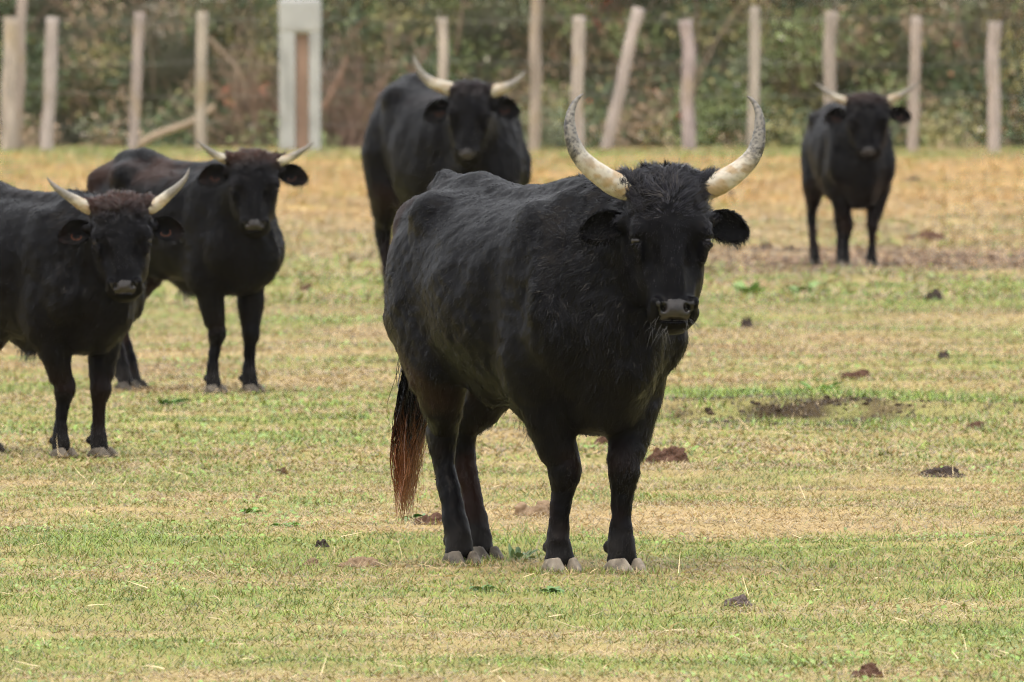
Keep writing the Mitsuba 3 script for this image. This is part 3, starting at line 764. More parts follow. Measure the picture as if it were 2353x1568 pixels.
def grass_zone(n, y0, y1, seg, seed, lg, ls, wg, ws, thin=0.0):
    rng = np.random.default_rng(seed)
    y = rng.uniform(y0, y1, int(n * 1.35))
    keep = rng.random(len(y)) < (half_width(y) + 1.2) / (half_width(y1) + 1.2)
    y = y[keep][:n]
    x = rng.uniform(-1, 1, len(y)) * (half_width(y) + 1.2)
    g, a, b = cover(x, y)
    near, idx = avoid.query(np.stack([x, y], 1))
    crumb = rng.random(len(x)) < b * .93
    ok = (near > avoid_r[idx]) & (~crumb | (rng.random(len(x)) < .55))
    x, y, g, a, crumb = x[ok], y[ok], g[ok], a[ok], crumb[ok]
    n = len(x)
    green = rng.random(n) < .04 + .86 * sstep(.12, .88, g)
    tall = 1 + (1.3 * sstep(.56, .78, fbm2(x, y, 1.3, 2, 41)) + .6 * (rng.random(len(x)) < .08)) * green
    bank = np.exp(-((x - HOLLOW[0]) / 1.0) ** 2) * sstep(.35, .6, y - HOLLOW[1]) * sstep(2.2, 1.0, y - HOLLOW[1])
    L = np.where(green, rng.uniform(*lg, n) * (1 + 2.2 * bank), rng.uniform(*ls, n)) * tall
    L = np.where(crumb, L * .55, L)
    tilt = np.where(green, rng.uniform(.15, 1.0, n), rng.uniform(.45, 1.45, n))
    az = rng.uniform(0, 2 * np.pi, n)
    D = np.stack([np.sin(tilt) * np.cos(az), np.sin(tilt) * np.sin(az), np.cos(tilt)], 1)
    W = np.where(green, rng.uniform(*wg, n), rng.uniform(*ws, n))
    ra = rng.normal(0, 1, (n, 3))
    N = unit(ra - D * (ra * D).sum(1)[:, None])
    P = np.stack([x, y, ground_h(x, y) + np.where(green, 0, rng.uniform(0, .012, n))], 1)
    bend = np.stack([.35 * np.cos(az + .6), .35 * np.sin(az + .6), -.25 * np.ones(n)], 1) * rng.random((n, 1))
    v, f, nn, t = ribbons(P, D, N, L, W, seg=seg, bend=bend)
    m = 2 * seg + 1
    nn = unit(nn * np.sign(nn[:, 2:] + 1e-9) * .75 + np.array([0, -.15, .8]))
    c = np.where(green[:, None], green_colour(rng, n, y), straw_colour(a, rng, n))
    dirt = np.where(np.abs(y - HOLLOW[1])[:, None] < 3, np.array([.055, .04, .028]), np.array([.19, .135, .095])) * rng.uniform(.4, 1.3, (n, 1))
    c = np.where(crumb[:, None], dirt, c)
    blot = meshkit.fbm(P * (np.array([9, 9, 0.]) if y0 < 90 else np.array([2.6, 2.6, 0.])), 3, 45)
    c = c * (.35 + 1.3 * blot)[:, None]
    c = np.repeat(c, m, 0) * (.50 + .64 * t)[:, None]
    return v, f, nn, c


def merge(parts):
    off, V, Fa, N, C = 0, [], [], [], []
    for v, f, n, c in parts:
        V.append(v), Fa.append(f + off), N.append(n), C.append(c)
        off += len(v)
    return np.vstack(V), np.vstack(Fa), np.vstack(N), np.vstack(C)


def around_hooves():
    rng = np.random.default_rng(120)
    n = 2600
    q = np.array(hoof_xy)[rng.integers(0, len(hoof_xy), n)]
    a, d = rng.uniform(0, 6.28, n), rng.uniform(.045, .15, n)
    x, y = q[:, 0] + np.cos(a) * d, q[:, 1] + np.sin(a) * d
    ti, az = rng.uniform(.1, 1.0, n), rng.uniform(0, 6.28, n)
    D = np.stack([np.sin(ti) * np.cos(az), np.sin(ti) * np.sin(az), np.cos(ti)], 1)
    ra = rng.normal(0, 1, (n, 3))
    v, f, nn, t = ribbons(np.stack([x, y, ground_h(x, y)], 1), D, unit(ra - D * (ra * D).sum(1)[:, None]), rng.uniform(.012, .036, n), rng.uniform(.0022, .0036, n), seg=2)
    c = np.where(rng.random((n, 1)) < .65, green_colour(rng, n, y), straw_colour(np.zeros(n), rng, n))
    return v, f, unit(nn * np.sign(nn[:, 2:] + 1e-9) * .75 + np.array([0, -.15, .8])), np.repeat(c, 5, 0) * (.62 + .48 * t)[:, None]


def in_hollow():
    rng = np.random.default_rng(121)
    n = 15000
    x, y = HOLLOW[0] + rng.normal(0, .8, n), HOLLOW[1] + rng.uniform(-1.5, .8, n)
    ti, az = rng.uniform(.1, 1.3, n), rng.uniform(0, 6.28, n)
    D = np.stack([np.sin(ti) * np.cos(az), np.sin(ti) * np.sin(az), np.cos(ti)], 1)
    ra = rng.normal(0, 1, (n, 3))
    spot_ = fbm2(x, y, 2.4, 3, 48) - .015 * sstep(.35, .1, y - HOLLOW[1]) + .16 * sstep(.38, .6, y - HOLLOW[1])
    L = np.where(spot_ > .52, rng.uniform(.02, .055, n), rng.uniform(.010, .026, n))
    v, f, nn, t = ribbons(np.stack([x, y, ground_h(x, y) - .002], 1), D, unit(ra - D * (ra * D).sum(1)[:, None]), L, rng.uniform(.004, .009, n), seg=1)
    earth = np.array([.052, .038, .028]) * rng.uniform(.4, 1.4, (n, 1))
    k = rng.random((n, 1))
    c = np.where(spot_[:, None] > .52, np.where(k < .8, green_colour(rng, n, y) * .9, straw_colour(np.zeros(n), rng, n)), np.where(k < .8, earth, straw_colour(np.zeros(n), rng, n) * .8))
    return v, f, unit(nn * np.sign(nn[:, 2:] + 1e-9) * .75 + np.array([0, -.15, .8])), np.repeat(c, 3, 0)


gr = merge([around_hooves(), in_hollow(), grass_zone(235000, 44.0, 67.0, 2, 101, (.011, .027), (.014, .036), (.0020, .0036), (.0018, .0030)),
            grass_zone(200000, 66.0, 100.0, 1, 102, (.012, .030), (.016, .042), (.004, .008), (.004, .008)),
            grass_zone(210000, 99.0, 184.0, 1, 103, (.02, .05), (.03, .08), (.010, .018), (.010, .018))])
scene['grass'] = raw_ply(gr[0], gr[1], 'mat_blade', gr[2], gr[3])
labels['grass'] = {'label': 'short patchy pasture grass, green mixed with dry straw', 'category': 'grass', 'kind': 'stuff'}
# ------------------------------------------------------------------ hedge and fence behind the pasture
FY = 180.0
scene['mat_wood'] = {'type': 'twosided', 'b': {'type': 'bumpmap', 'arbitrary': mikit.proc(lambda p, n, uv: mikit.fbm(p.x * 60 + p.y * 60, p.y * 4, p.z * 3, 3), eps=.004), 'scale': .012,
    'b': {'type': 'diffuse', 'reflectance': vcol()}}}


def hedge():
    rng = np.random.default_rng(7)
    hw = 9.5
    parts = []
    kinds = np.array([[.075, .11, .05], [.17, .215, .075], [.30, .275, .11], [.31, .22, .14], [.17, .19, .11], [.42, .14, .075], [.52, .46, .38]])
    nc = 620
    cx, cz = rng.uniform(-hw, hw, nc), rng.uniform(-.05, 3.6, nc) ** 1.0
    cy = FY + 3.0 + rng.uniform(0, 1.8, nc) + .35 * cz - 1.5 * sstep(.7, .1, cz)
    kp = np.stack([np.full(nc, .36), .26 + .1 * sstep(0, 3, cx), .13 + .08 * sstep(1, 4, cx), .16 + .12 * sstep(-2, -5, cx) + .08 * sstep(.8, .2, cz), np.full(nc, .16), np.full(nc, .03), np.full(nc, .04)], 1)
    blot = fbm2(cx, cz, .55, 2, 61)
    kp[:, 3] *= 1 + 4 * sstep(.55, .7, blot)
    kp[:, 0] *= 1 + 3 * sstep(.5, .35, blot)
    kp /= kp.sum(1, keepdims=True)
    kind = (rng.random(nc)[:, None] > np.cumsum(kp, 1)).sum(1)
    rad = rng.uniform(.22, .50, nc)
    for i in range(nc):
        m = int(175 * (rad[i] / .36) ** 2)
        d = unit(rng.normal(0, 1, (m, 3)))
        P = np.array([cx[i], cy[i], cz[i]]) + d * rad[i] * (rng.random((m, 1)) ** .45) * (1, .8, .85)
        P[:, 2] = np.maximum(P[:, 2], .01)
        D = unit(d * .6 + rng.normal(0, .6, (m, 3)) + (0, -.2, -.25))
        N = unit(rng.normal(0, .55, (m, 3)) + d * .5 + (0, -.25, .6))
        N = unit(N - D * (N * D).sum(1)[:, None])
        L, W = rng.uniform(.045, .10, m), rng.uniform(.03, .062, m)
        s = np.cross(D, N)
        base = P
        tip = P + D * L[:, None]
        mid = P + D * (L * .45)[:, None] - N * (L * .08)[:, None]
        l, r = mid + s * (W / 2)[:, None] + N * (L * .06)[:, None], mid - s * (W / 2)[:, None] + N * (L * .06)[:, None]
        v = np.stack([base, l, tip, r], 1).reshape(-1, 3)
        f = (np.array([[0, 1, 2], [0, 2, 3]])[None] + (np.arange(m) * 4)[:, None, None]).reshape(-1, 3)
        col = kinds[np.where(rng.random(m) < .78, kind[i], rng.choice(7, m, p=[.3, .25, .15, .15, .1, .02, .03]))] * rng.uniform(.55, 1.35, (m, 1))
        parts.append((v, f, np.repeat(N, 4, 0), np.repeat(col, 4, 0)))
    k = thing('hedge', 'dense tangled hedge of brambles and leaves behind the fence', 'hedge', kind='stuff')
    v, f, n, c = merge(parts)
    part(k, 'foliage', raw_ply(v, f, 'mat_leaf', n, c), kind='stuff')
    # the inner mass of old wood and shade, an uneven bank
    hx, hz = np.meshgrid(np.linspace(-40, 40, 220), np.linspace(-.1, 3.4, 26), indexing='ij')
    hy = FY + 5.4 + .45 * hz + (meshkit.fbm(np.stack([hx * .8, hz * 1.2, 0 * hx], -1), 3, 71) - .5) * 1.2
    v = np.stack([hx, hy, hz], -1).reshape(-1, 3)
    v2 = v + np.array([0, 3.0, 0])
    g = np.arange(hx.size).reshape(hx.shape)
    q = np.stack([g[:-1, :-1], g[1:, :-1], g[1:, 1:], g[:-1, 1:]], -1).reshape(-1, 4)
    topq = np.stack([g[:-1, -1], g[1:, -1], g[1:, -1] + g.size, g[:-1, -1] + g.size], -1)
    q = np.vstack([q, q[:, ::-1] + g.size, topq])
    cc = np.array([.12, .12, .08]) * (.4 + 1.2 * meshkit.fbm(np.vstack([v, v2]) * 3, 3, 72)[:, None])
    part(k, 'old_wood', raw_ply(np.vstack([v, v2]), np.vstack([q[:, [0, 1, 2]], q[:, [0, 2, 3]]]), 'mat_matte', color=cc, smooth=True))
    # stems and twigs threaded through it
    parts = []
    for i in range(55):
        x, z = rng.uniform(-7, 7), rng.uniform(0, 1.6)
        y = FY + 3.2 + rng.uniform(0, 1.6)
        a = rng.uniform(-1.1, 1.1)
        ln = rng.uniform(.5, 1.5)
        p = np.array([[x, y, z], [x + math.sin(a) * ln * .5 + rng.normal(0, .08), y - .1, z + math.cos(a) * ln * .5], [x + math.sin(a * 1.3) * ln, y - .05, z + math.cos(a * 1.3) * ln]])
        v, f = tube_mesh(spline(p, 8), np.linspace(.014, .005, 8) * rng.uniform(.7, 1.5), 5)
        c = np.array([.19, .145, .11]) * rng.uniform(.6, 1.4)
        parts.append((v, f, vnormals(v, f), np.tile(c, (len(v), 1))))
    v, f, n, c = merge(parts)
    part(k, 'stems', raw_ply(v, f, 'mat_matte', n, c), kind='stuff')


hedge()


def fan_shrub(label, col, row, w, h, seed, tone):
    rng = np.random.default_rng(seed)
    p0 = spot(col, 335, FY + 2.2)
    p0[2] = 0
    k = thing('bare_shrub', label, 'shrub')
    parts, tw = [], []
    for i in range(34):
        a = rng.normal(0, .5)
        ln = h * rng.uniform(.6, 1.1)
        e = p0 + np.array([math.sin(a) * ln * w, rng.normal(0, .25), math.cos(a) * ln])
        m = (p0 + e) / 2 + rng.normal(0, .09, 3)
        ln3 = spline(np.array([p0 + rng.normal(0, .1, 3) * (1, 1, 0), m, e]), 10)
        v, f = tube_mesh(ln3, np.linspace(.017, .005, 10), 5)
        (parts if i < 8 else tw).append((v, f, vnormals(v, f), np.tile(np.array(tone) * rng.uniform(.6, 1.3), (len(v), 1))))
        for q in range(5):
            s = ln3[rng.integers(3, 10)]
            e2 = s + rng.normal(0, .16, 3) + (0, 0, .06)
            v, f = tube_mesh(spline(np.array([s, (s + e2) / 2 + rng.normal(0, .03, 3), e2]), 5), np.linspace(.006, .003, 5), 4)
            tw.append((v, f, vnormals(v, f), np.tile(np.array(tone) * rng.uniform(.7, 1.5), (len(v), 1))))
    for q in parts:
        part(k, 'stem', raw_ply(q[0], q[1], 'mat_matte', q[2], q[3]))
    v, f, n, c = merge(tw)
    part(k, 'twigs', raw_ply(v, f, 'mat_matte', n, c), kind='stuff')


fan_shrub('bare brown shrub left of the concrete post', 575, 200, .9, 1.25, 5, (.24, .18, .135))
fan_shrub('bare reddish brown shrub right of the concrete post', 800, 140, 1.1, 1.45, 6, (.21, .145, .115))


def bough(label, pts, r0, r1, tone, Y=FY + 1.0):
    k = thing('fallen_branch', label, 'branch')
    p = np.array([spot(c, r, Y) for c, r in pts])
    v, f = tube_mesh(spline(p, 16), np.linspace(r0, r1, 16), 8)
    scene[k] = raw_ply(v, f, 'mat_matte', vnormals(v, f), np.array(tone) * (.7 + .6 * meshkit.fbm(v * 12, 2, 9)[:, None]))


bough('pale fallen branch leaning up to the right behind the fence', [(316, 336), (380, 302), (430, 284), (492, 242)], .05, .028, (.40, .32, .24))
bough('brown leaning branch just right of the concrete post', [(742, 250), (775, 190), (800, 130)], .04, .02, (.24, .16, .12))
bough('thin curved branch hanging from the second post left of the concrete one', [(482, 88), (510, 120), (545, 160), (560, 230)], .025, .018, (.27, .21, .16))


def post_mesh(top, base, w, seed, Y):
    rng = np.random.default_rng(seed)
    a, b = spot(*top, Y), spot(*base, Y)
    b[2] = ground_h(b[0], Y) - .25
    r = w * S_ * Y / FOCAL / 2 * .90
    n = 26
    t = np.linspace(0, 1, n)
    p = b + (a - b) * t[:, None]
    p[:, 0] += (meshkit.noise(np.stack([t * 4, t * 0, t * 0 + seed], -1), 5) - .5) * .035
    rad = r * (1.04 - .06 * t) * (1 + .10 * (meshkit.noise(np.stack([t * 7, t * 0, t * 0 + seed], -1), 6) - .5))
    v, f = tube_mesh(p, rad, 16)
    v = v + vnormals(v, f) * ((meshkit.fbm(v * np.array([30, 30, 4]), 2, seed) - .5) * .014)[:, None]
    tone = np.array([.43, .375, .335]) * rng.uniform(.85, 1.12) * np.array([1, rng.uniform(.95, 1.03), rng.uniform(.9, 1.06)])
    grain = meshkit.fbm(v * np.array([40, 40, 2.5]), 3, seed + 3)[:, None]
    lich = sstep(.55, .72, meshkit.fbm(v * np.array([5, 5, 3]), 3, seed + 8))[:, None]
    c = tone * (.28 + 1.3 * grain)
    c = c * (1 - .5 * lich) + np.array([.34, .26, .12]) * .5 * lich
    return raw_ply(v, f, 'mat_wood', vnormals(v, f), c)


fence = thing('wire_fence', 'wire fence on rough wooden posts along the hedge', 'fence')
POSTS = [((28, 40), (17, 355), 39, 0, 'stout post at the left edge'), ((52, -40), (40, 345), 26, .5, 'grey post behind the leftmost one, rising out of the picture'), ((119, 40), (103, 352), 33, 0, None), ((323, 28), (302, 335), 27, 0, None), ((462, 28), (457, 350), 28, 0, None),
         ((1017, 40), (1018, 345), 26, .6, None), ((1235, -30), (1225, 345), 29, .3, 'tall post rising out of the picture'), ((1327, 38), (1327, 335), 32, 0, None), ((1467, 18), (1383, 340), 32, .4, 'post leaning far to the right'),
         ((1579, 45), (1583, 360), 34, 0, None), ((1736, 15), (1730, 340), 28, .4, None), ((1908, 25), (1914, 350), 32, 0, None), ((2106, 38), (2095, 350), 28, .3, None), ((2283, 50), (2281, 362), 33, 0, None)]
for i, (tp, bs, w, back, lab) in enumerate(POSTS):
    part(fence, 'post', post_mesh(tp, bs, w, 300 + i, FY + back), lab)
for z in (.31, .63, .97, 1.44):
    xw = np.linspace(-7.5, 7.5, 60)
    p = np.stack([xw, np.full(60, FY - .10), z + .02 * np.sin(xw * 2.1 + z * 9) + .012 * np.sin(xw * 5.3)], 1)
    v, f = tube_mesh(p, .0026, 6)
    part(fence, 'wire', raw_ply(v, f, 'mat_matte', vnormals(v, f), np.tile([.26, .25, .24], (len(v), 1))))

# concrete post: two legs joined at the head, a rail seated in the slot between them
cp = thing('concrete_post', 'pale grey concrete post with a slotted middle and a brown timber in the slot', 'post')


def beveled(x0, x1, y0, y1, z0, z1, r):
    pts = [(x, y, z) for x in (x0 + r, x1 - r) for y in (y0 + r, y1 - r) for z in (z0 + r, z1 - r)]
    v = np.vstack([trimesh.creation.icosphere(1, r).vertices + p for p in pts])
    m = manifold3d.Manifold.hull_points(v).refine_to_length(.07).to_mesh()
    return np.array(m.vert_properties[:, :3], float), np.array(m.tri_verts)


def concrete(v, f, seed):
    n = meshkit.fbm(v * 6, 3, seed)[:, None]
    st = sstep(.52, .75, meshkit.fbm(v * np.array([9, 9, 1.4]), 3, seed + 1))[:, None]
    return raw_ply(v, f, 'mat_matte', vnormals(v, f), np.array([.40, .415, .405]) * (.72 + .5 * n) * (1 - .30 * st))


CY = FY - .3
xl, xr = spot(641, 0, CY)[0], spot(737, 0, CY)[0]
xi, xj = spot(679, 0, CY)[0], spot(709, 0, CY)[0]
zt, zs = spot(0, -3, CY)[2], spot(0, 74, CY)[2]
part(cp, 'leg', concrete(*beveled(xl, xi, CY, CY + .32, -.2, zs, .03), 81))
part(cp, 'leg', concrete(*beveled(xj, xr, CY, CY + .32, -.2, zs + .001, .03), 84))
part(cp, 'head', concrete(*beveled(xl - .006, xr + .006, CY - .006, CY + .325, zs - .02, zt, .05), 87))
v, f = beveled(xi - .01, xj + .01, CY + .10, CY + .24, -.2, zs + .01, .012)
part(cp, 'timber', raw_ply(v, f, 'mat_wood', vnormals(v, f), np.array([.34, .235, .18]) * (.6 + .8 * meshkit.fbm(v * np.array([20, 20, 2]), 3, 88)[:, None])), 'brown timber in the slot')


def strip(n, y0, y1, seed, L0, L1, tones, name, lab):
    rng = np.random.default_rng(seed)
    y = rng.uniform(y0, y1, n)
    x = rng.uniform(-1, 1, n) * (half_width(y) + 1.6)
    keep = rng.random(n) < .25 + .75 * sstep(.4, .6, fbm2(x, y, .9, 2, seed))
    x, y = x[keep], y[keep]
    n = len(x)
    az, ti = rng.uniform(0, 6.28, n), rng.uniform(.1, .9, n)
    D = np.stack([np.sin(ti) * np.cos(az), np.sin(ti) * np.sin(az), np.cos(ti)], 1)
    ra = rng.normal(0, 1, (n, 3))
    v, f, nn, t = ribbons(np.stack([x, y, ground_h(x, y)], 1), D, unit(ra - D * (ra * D).sum(1)[:, None]), rng.uniform(L0, L1, n), rng.uniform(.008, .016, n), seg=2, bend=np.tile([0, 0, -.3], (n, 1)))
    c = np.repeat(np.array(tones)[rng.integers(0, len(tones), n)] * rng.uniform(.65, 1.2, (n, 1)), 5, 0)
    scene[name] = raw_ply(v, f, 'mat_blade', unit(nn * np.sign(nn[:, 2:] + 1e-9) + (0, -.2, .7)), c)
    labels[name] = {'label': lab, 'category': 'grass', 'kind': 'stuff'}


strip(24000, 176.5, 182.5, 901, .03, .085, [(.38, .31, .15), (.28, .27, .11), (.18, .22, .07), (.20, .25, .08)], 'rank_grass', 'longer rank grass along the foot of the fence')
strip(14000, 140, 176, 902, .04, .09, [(.56, .36, .13), (.60, .40, .16), (.50, .36, .17)], 'amber_grass', 'band of amber dead grass in front of the fence')
xy, _ = front_spot(1361, 1316)
BULLS.append(make_bull('bull', 'large black bull in the foreground with tall lyre shaped horns and rusty tail tuft', xy, 0.0, seed=11))

xy, _ = front_spot(188, 1052)
BULLS.append(make_bull('bull', 'black bull cut off by the left edge, with reddish curls between its horns', xy, 0.0, seed=22,
    scale=0.83, yaw=38.0, h=0.011, head_yaw=2.0, roll=2.5, pitch=16.0, head=.97, head_w=1.14, wide=.92, chest=.95, leg=.93, rump=.09, brisket=.05, belly=-.03, horn_s=1.08, ear_u=.112, tags=(1, 1), fur=45000, hair=1.3,
    poll=(0.42, -0.075, 1.272), feet=((-0.03, -0.10), (0.02, 0.10), (-0.85, -0.13), (-0.95, 0.12)),
    horns=(((-.146,-.01,0),(-.21,.02,.03),(-.29,.07,.06),(-.342,.13,.07)),((.146,-.02,0),(.22,.02,.03),(.29,.07,.06),(.336,.145,.07))),
    horn_r=.038, horn_dark=.3, ear_len=.18, ear_h=.066, brown_poll=.55, brown_back=.1, hoof_tone=.5, tail=False))

xy, _ = front_spot(536, 904)
BULLS.append(make_bull('bull', 'black bull with a shaggy dark brown back, second from the left', xy, 0.0, seed=33,
    scale=0.84, yaw=37.0, h=0.011, head_yaw=3.0, pitch=16.0, head=.88, head_w=1.2, wide=.84, chest=.80, leg=.93, rump=.04, brisket=.09, horn_s=1.16, ear_u=.075, belly=-.08, tags=(1, 1), fur=40000, hair=1.3,
    poll=(0.36, -0.12, 1.335), feet=((-0.03, -0.11), (0.02, 0.11), (-0.87, -0.13), (-1.13, 0.12)),
    horns=(((-.15,0,0),(-.21,.015,.03),(-.27,.05,.06),(-.32,.092,.07)),((.15,-.01,0),(.22,.01,.03),(.28,.04,.06),(.335,.082,.07))),
    horn_r=.036, horn_dark=.25, ear_len=.20, ear_h=.07, brown_poll=.7, brown_back=.9, hoof_tone=.5, tail=False))

xy, _ = front_spot(1112, 697)
BULLS.append(make_bull('bull', 'big black bull standing behind the foreground bull, its legs mostly hidden', xy, 0.0, seed=44,
    scale=1.0, yaw=26.0, h=0.013, head_yaw=-3.0, roll=-2.5, pitch=14.0, head=0.90, head_w=1.08, wide=1.02, chest=.80, rump=.05, belly=.12, leg=1.12, horn_s=1.08, ear_u=.085, tags=(1, 1), ears=(.45, 0.0), fur=35000, hair=1.3,
    poll=(0.34, -0.25, 1.295), feet=((-0.02, -0.11), (0.10, 0.10), (-1.0, -0.13), (-0.78, 0.12)),
    horns=(((-.138,0,0),(-.20,.01,.03),(-.29,.055,.05),(-.33,.105,.06),(-.37,.19,.06)),((.14,0,0),(.2,.01,.03),(.27,.045,.05),(.332,.125,.06))),
    horn_r=.047, horn_dark=.1, ear_len=.19, ear_h=.068, brown_poll=.15, brown_back=.15, brown_leg=.3, hoof_tone=.5, tail=False))

xy, _ = front_spot(1974, 614)
BULLS.append(make_bull('bull', 'smaller black bull alone at the right in front of the fence posts', xy, 0.0, seed=55,
    scale=0.83, yaw=12.0, h=0.013, head_yaw=-2.0, roll=1.5, pitch=15.0, head=.97, head_w=1.32, wide=.86, chest=.97, leg=.95, brisket=.01, horn_s=1.17, ear_u=.10, tags=(1, 1), fur=30000, hair=1.3,
    poll=(0.40, -0.025, 1.365), feet=((-0.02, -0.11), (0.04, 0.10), (-0.86, -0.17), (-0.95, 0.08)),
    horns=(((-.155,0,0),(-.22,.015,.03),(-.30,.065,.05),(-.37,.13,.05)),((.15,0,0),(.22,.015,.03),(.29,.05,.05),(.37,.115,.05))),
    horn_r=.040, horn_dark=.2, ear_len=.20, ear_h=.07, brown_poll=.3, brown_back=.1, hoof_tone=.5, tail=False))
# ------------------------------------------------------------------ droppings, weeds and litter on the grass
def dung(i, col, row, r, h, tone, lab):
    rng = np.random.default_rng(500 + i)
    h *= 1.35
    G = Field((-r * 1.6, -r * 1.6, -.03), (r * 1.6, r * 1.6, h * 1.7), r / 16)
    G.ell((0, 0, 0), (r, r * .8, h * .45), k=.01)
    for q in range(6):
        a, d = rng.uniform(0, 6.28), rng.uniform(.1, .75) * r
        G.ell((math.cos(a) * d, math.sin(a) * d * .8, h * rng.uniform(.1, .35)), (r * rng.uniform(.2, .42), r * rng.uniform(.2, .4), h * rng.uniform(.3, .62)), k=r * .10)
    G.ell((r * .25, 0, h * .5), (r * .35, r * .35, h * .48), k=r * .12)
    v, f = G.skin()
    n = vnormals(v, f)
    v = v + n * ((meshkit.fbm(v * (1.1 / r) * 3, 3, i) - .5) * r * .34 + (meshkit.fbm(v * (1.1 / r) * 9, 2, i + 3) - .5) * r * .20)[:, None]
    p = spot(col, row)
    p[2] = ground_h(p[0], p[1])
    base = np.array([(.100, .058, .042), (.26, .185, .12), (.060, .047, .042), (.12, .095, .09)][tone])
    c = base * (.5 + 1.0 * meshkit.fbm(v * (3 / r), 3, i + 6)[:, None])
    k = thing('cow_pat', lab, 'dung')
    scene[k] = raw_ply(v + p, f, 'mat_matte', vnormals(v, f), c)


for i, d in enumerate(DUNG):
    dung(i, *d)


def leaf_mesh(n):
    """A broad leaf along x, unit length, unit half width: vertices, triangles."""
    t = np.linspace(0, 1, n)
    w = np.sin(np.pi * t ** .8) ** .8
    w[0] = w[-1] = .02
    v = np.concatenate([np.stack([t, w, .18 * w], 1), np.stack([t, 0 * t, 0 * t], 1), np.stack([t, -w, .18 * w], 1)])
    f = []
    for i in range(n - 1):
        for a in (0, 1):
            q = a * n + i
            f += [[q, q + n, q + n + 1], [q, q + n + 1, q + 1]]
    return v, np.array(f)


def weed(lab, col, row, leaves, ln, wd, tilt, seed, tone, cat='weed', name='weed_plant'):
    rng = np.random.default_rng(seed)
    ln, wd, leaves = ln * .72, wd * 1.15, leaves + 5
    p = spot(col, row)
    p[2] = ground_h(p[0], p[1])
    k = thing(name, lab, cat)
    lv, lf = leaf_mesh(7)
    for q in range(leaves):
        a = q * 2.4 + rng.uniform(-.5, .5)
        L, ti = ln * rng.uniform(.45, 1.15), tilt * rng.uniform(.5, 1.4)
        v = lv * np.array([L, wd * L * rng.uniform(.8, 1.2), L])
        v[:, 2] += -.35 * L * (lv[:, 0] ** 2) + math.tan(ti) * v[:, 0] * .9
        v[:, 2] += (meshkit.noise(v * 90 + seed + q, 3) - .5) * .006
        R = np.array([[math.cos(a), -math.sin(a), 0], [math.sin(a), math.cos(a), 0], [0, 0, 1]])
        v = v @ R.T + p + np.array([math.cos(a), math.sin(a), 0]) * .006 + np.append(rng.normal(0, ln * .28, 2), 0)
        v[:, 2] = np.maximum(v[:, 2], p[2] + .002)
        c = np.array(tone) * rng.uniform(.75, 1.25) * (.85 + .3 * meshkit.noise(v * 120, 5)[:, None])
        part(k, 'leaf', raw_ply(v, lf, 'mat_leaf', vnormals(v, lf) * np.sign(vnormals(v, lf)[:, 2:] + 1e-9), c))


BR, DK, PL = (.105, .25, .030), (.085, .16, .040), (.20, .28, .11)
weed('bright green rosette of broad leaves left of the tail tuft', 662, 1212, 7, .07, .30, .35, 1, (.10, .24, .03))
weed('pale green leafy weed left of the bright rosette', 566, 1180, 6, .07, .22, .55, 2, BR)
weed('green weed with drooping leaves at the foot of the tail tuft', 958, 1196, 11, .085, .24, .5, 3, (.10, .20, .05))
weed('dark leaf cluster on the near grass below the hind hooves', 1115, 1362, 8, .07, .22, .5, 4, DK)
weed('upright bluish green leaves in the grass just left of the front hooves', 1190, 1290, 4, .075, .24, .9, 5, (.14, .22, .085))
weed('low weed with broad leaves below the front hooves', 1265, 1372, 6, .07, .30, .5, 6, DK)
weed('leafy clump of weeds under the second bull from the left', 395, 935, 13, .12, .26, .5, 7, (.12, .22, .05))
weed('small weed right of the large reddish dung heap', 1655, 1090, 6, .055, .25, .5, 11, BR)
weed('leafy tuft crowning the bank of the hollow', 1880, 925, 12, .12, .26, .6, 16, (.14, .26, .05))
weed('leafy tuft at the left end of the bank of the hollow', 1720, 935, 9, .10, .26, .6, 17, (.13, .23, .05))
weed('pale leafy weed below the lone bull', 1850, 665, 11, .16, .26, .6, 18, (.17, .27, .07))
weed('pale weed left of the lone bull, nearer the foreground bull', 1712, 668, 9, .15, .28, .8, 19, (.19, .29, .08))

# a dead leaf curled on the near grass, and straws
lv, lf = leaf_mesh(11)
p = spot(1540, 1478)
v = lv * np.array([.075, .011, .03])
v[:, 2] += .02 * np.sin(lv[:, 0] * 3.1)
R = trimesh.transformations.rotation_matrix(-.95, (0, 1, 0))[:3, :3]
v = v @ R.T
v = v + p + (0, 0, .004)
k = thing('dead_leaf', 'curled pale yellow dead leaf standing in the near grass', 'leaf')
scene[k] = raw_ply(v, lf, 'mat_leaf', vnormals(v, lf), np.array([.55, .42, .20]) * (1 - .55 * sstep(.75, 1, lv[:, :1])))

rng = np.random.default_rng(77)
n = 420
y = 46 + 30 * rng.random(n) ** 1.3
x = rng.uniform(-1, 1, n) * (half_width(y) + .8)
az, ti = rng.uniform(0, 6.28, n), np.where(rng.random(n) < .8, rng.uniform(1.2, 1.52, n), rng.uniform(.1, .7, n))
D = np.stack([np.sin(ti) * np.cos(az), np.sin(ti) * np.sin(az), np.cos(ti)], 1)
ra = rng.normal(0, 1, (n, 3))
v, f, nn, t = ribbons(np.stack([x, y, ground_h(x, y) + .012], 1), D, unit(ra - D * (ra * D).sum(1)[:, None]), rng.uniform(.04, .10, n), rng.uniform(.0024, .0036, n), seg=3, bend=rng.normal(0, .12, (n, 3)))
scene['straw'] = raw_ply(v, f, 'mat_blade', unit(nn * np.sign(nn[:, 2:] + 1e-9) * .6 + (0, -.2, .8)), np.repeat(np.array([.66, .53, .30]) * rng.uniform(.55, 1.1, (n, 1)), 7, 0))
labels['straw'] = {'label': 'loose dry straws and stalks scattered over the grass', 'category': 'straw', 'kind': 'stuff'}

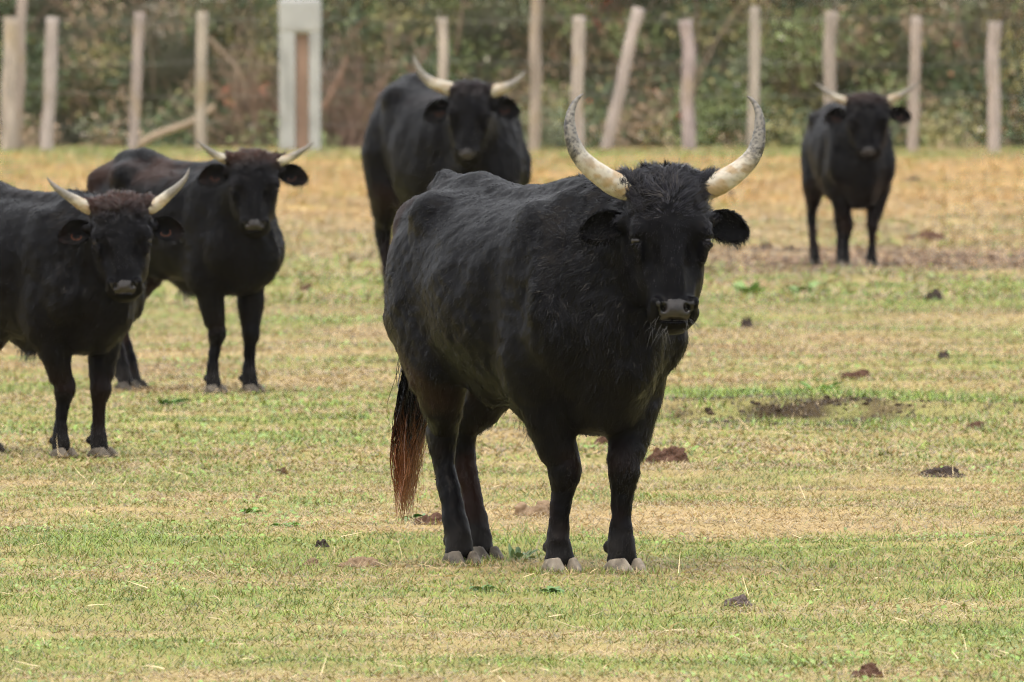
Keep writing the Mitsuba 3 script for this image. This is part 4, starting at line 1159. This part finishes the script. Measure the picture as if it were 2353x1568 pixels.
# clover and other small broad leaves in loose patches
rng = np.random.default_rng(88)
n = 24000
y = np.where(rng.random(n) < .6, rng.uniform(45, 66, n), rng.uniform(66, 118, n))
x = rng.uniform(-1, 1, n) * (half_width(y) + 1)
g, a, b = cover(x, y)
ok = (fbm2(x, y, .9, 3, 91) > .55) & (rng.random(n) < sstep(.2, .6, g)) & (rng.random(n) > b)
x, y = x[ok], y[ok]
n = len(x)
s = rng.uniform(.007, .016, n) * np.where(y > 66, 1.5, 1)
az = rng.uniform(0, 6.28, n)
nrm = unit(np.stack([rng.normal(0, .5, n), rng.normal(-.35, .5, n), np.ones(n)], 1))
d1 = unit(np.cross(nrm, np.stack([np.cos(az), np.sin(az), 0 * az], 1)))
d2 = np.cross(nrm, d1)
ctr = np.stack([x, y, ground_h(x, y) + rng.uniform(.006, .024, n)], 1)
ang = np.arange(6) * np.pi / 3
v = ctr[:, None] + (np.cos(ang)[None, :, None] * d1[:, None] * 1.25 + np.sin(ang)[None, :, None] * d2[:, None] * .75) * s[:, None, None] * .6
v[:, 0] -= nrm * (s * .25)[:, None]
v[:, 3] -= nrm * (s * .25)[:, None]
f = (np.array([[0, 1, 5], [1, 2, 4], [1, 4, 5], [2, 3, 4]])[None] + (np.arange(n) * 6)[:, None, None]).reshape(-1, 3)
tone = np.where(rng.random(n)[:, None] < .6, np.array([.175, .265, .045]), np.array([.215, .28, .075])) * rng.uniform(.6, 1.25, (n, 1))
scene['clover'] = raw_ply(v.reshape(-1, 3), f, 'mat_leaf', np.repeat(unit(nrm + (0, 0, .4)), 6, 0), np.repeat(tone, 6, 0))
labels['clover'] = {'label': 'small round clover leaves in loose patches among the grass', 'category': 'clover', 'kind': 'stuff'}

# broken soil in the hollow and on the trodden ground
rng = np.random.default_rng(99)
parts = []
ico = trimesh.creation.icosphere(1, 1.0)
iv, if_ = np.array(ico.vertices), np.array(ico.faces)
for i in range(900):
    if i < 110:
        x, y = HOLLOW[0] + rng.normal(0, .5), HOLLOW[1] + rng.normal(.1, .3)
        r, tone = rng.uniform(.004, .013), np.array([.085, .062, .042])
        if fbm2(np.array([x]), np.array([y]), 2.2, 2, 47)[0] < .47:
            continue
    else:
        q = spot(rng.uniform(1600, 2500), rng.uniform(580, 628))
        x, y = q[0], q[1]
        r, tone = rng.uniform(.006, .020), np.array([.22, .155, .11])
    v = iv * (1 + .5 * (meshkit.noise(iv * 1.7 + i, 4) - .5))[:, None] * r * np.array([rng.uniform(.8, 1.7), rng.uniform(.8, 1.7), .75])
    a = rng.uniform(0, 6.28)
    v = v @ np.array([[math.cos(a), -math.sin(a), 0], [math.sin(a), math.cos(a), 0], [0, 0, 1]])
    v = v + (x, y, float(ground_h(x, y)) + r * .2)
    parts.append((v, if_, vnormals(v, if_), np.tile(tone * .7 * rng.uniform(.5, 1.4), (len(v), 1))))
v, f, n, c = merge(parts)
scene['soil_clods'] = raw_ply(v, f, 'mat_matte', None, c)
labels['soil_clods'] = {'label': 'broken soil crumbs in the hollow and on the trodden ground', 'category': 'soil', 'kind': 'stuff'}
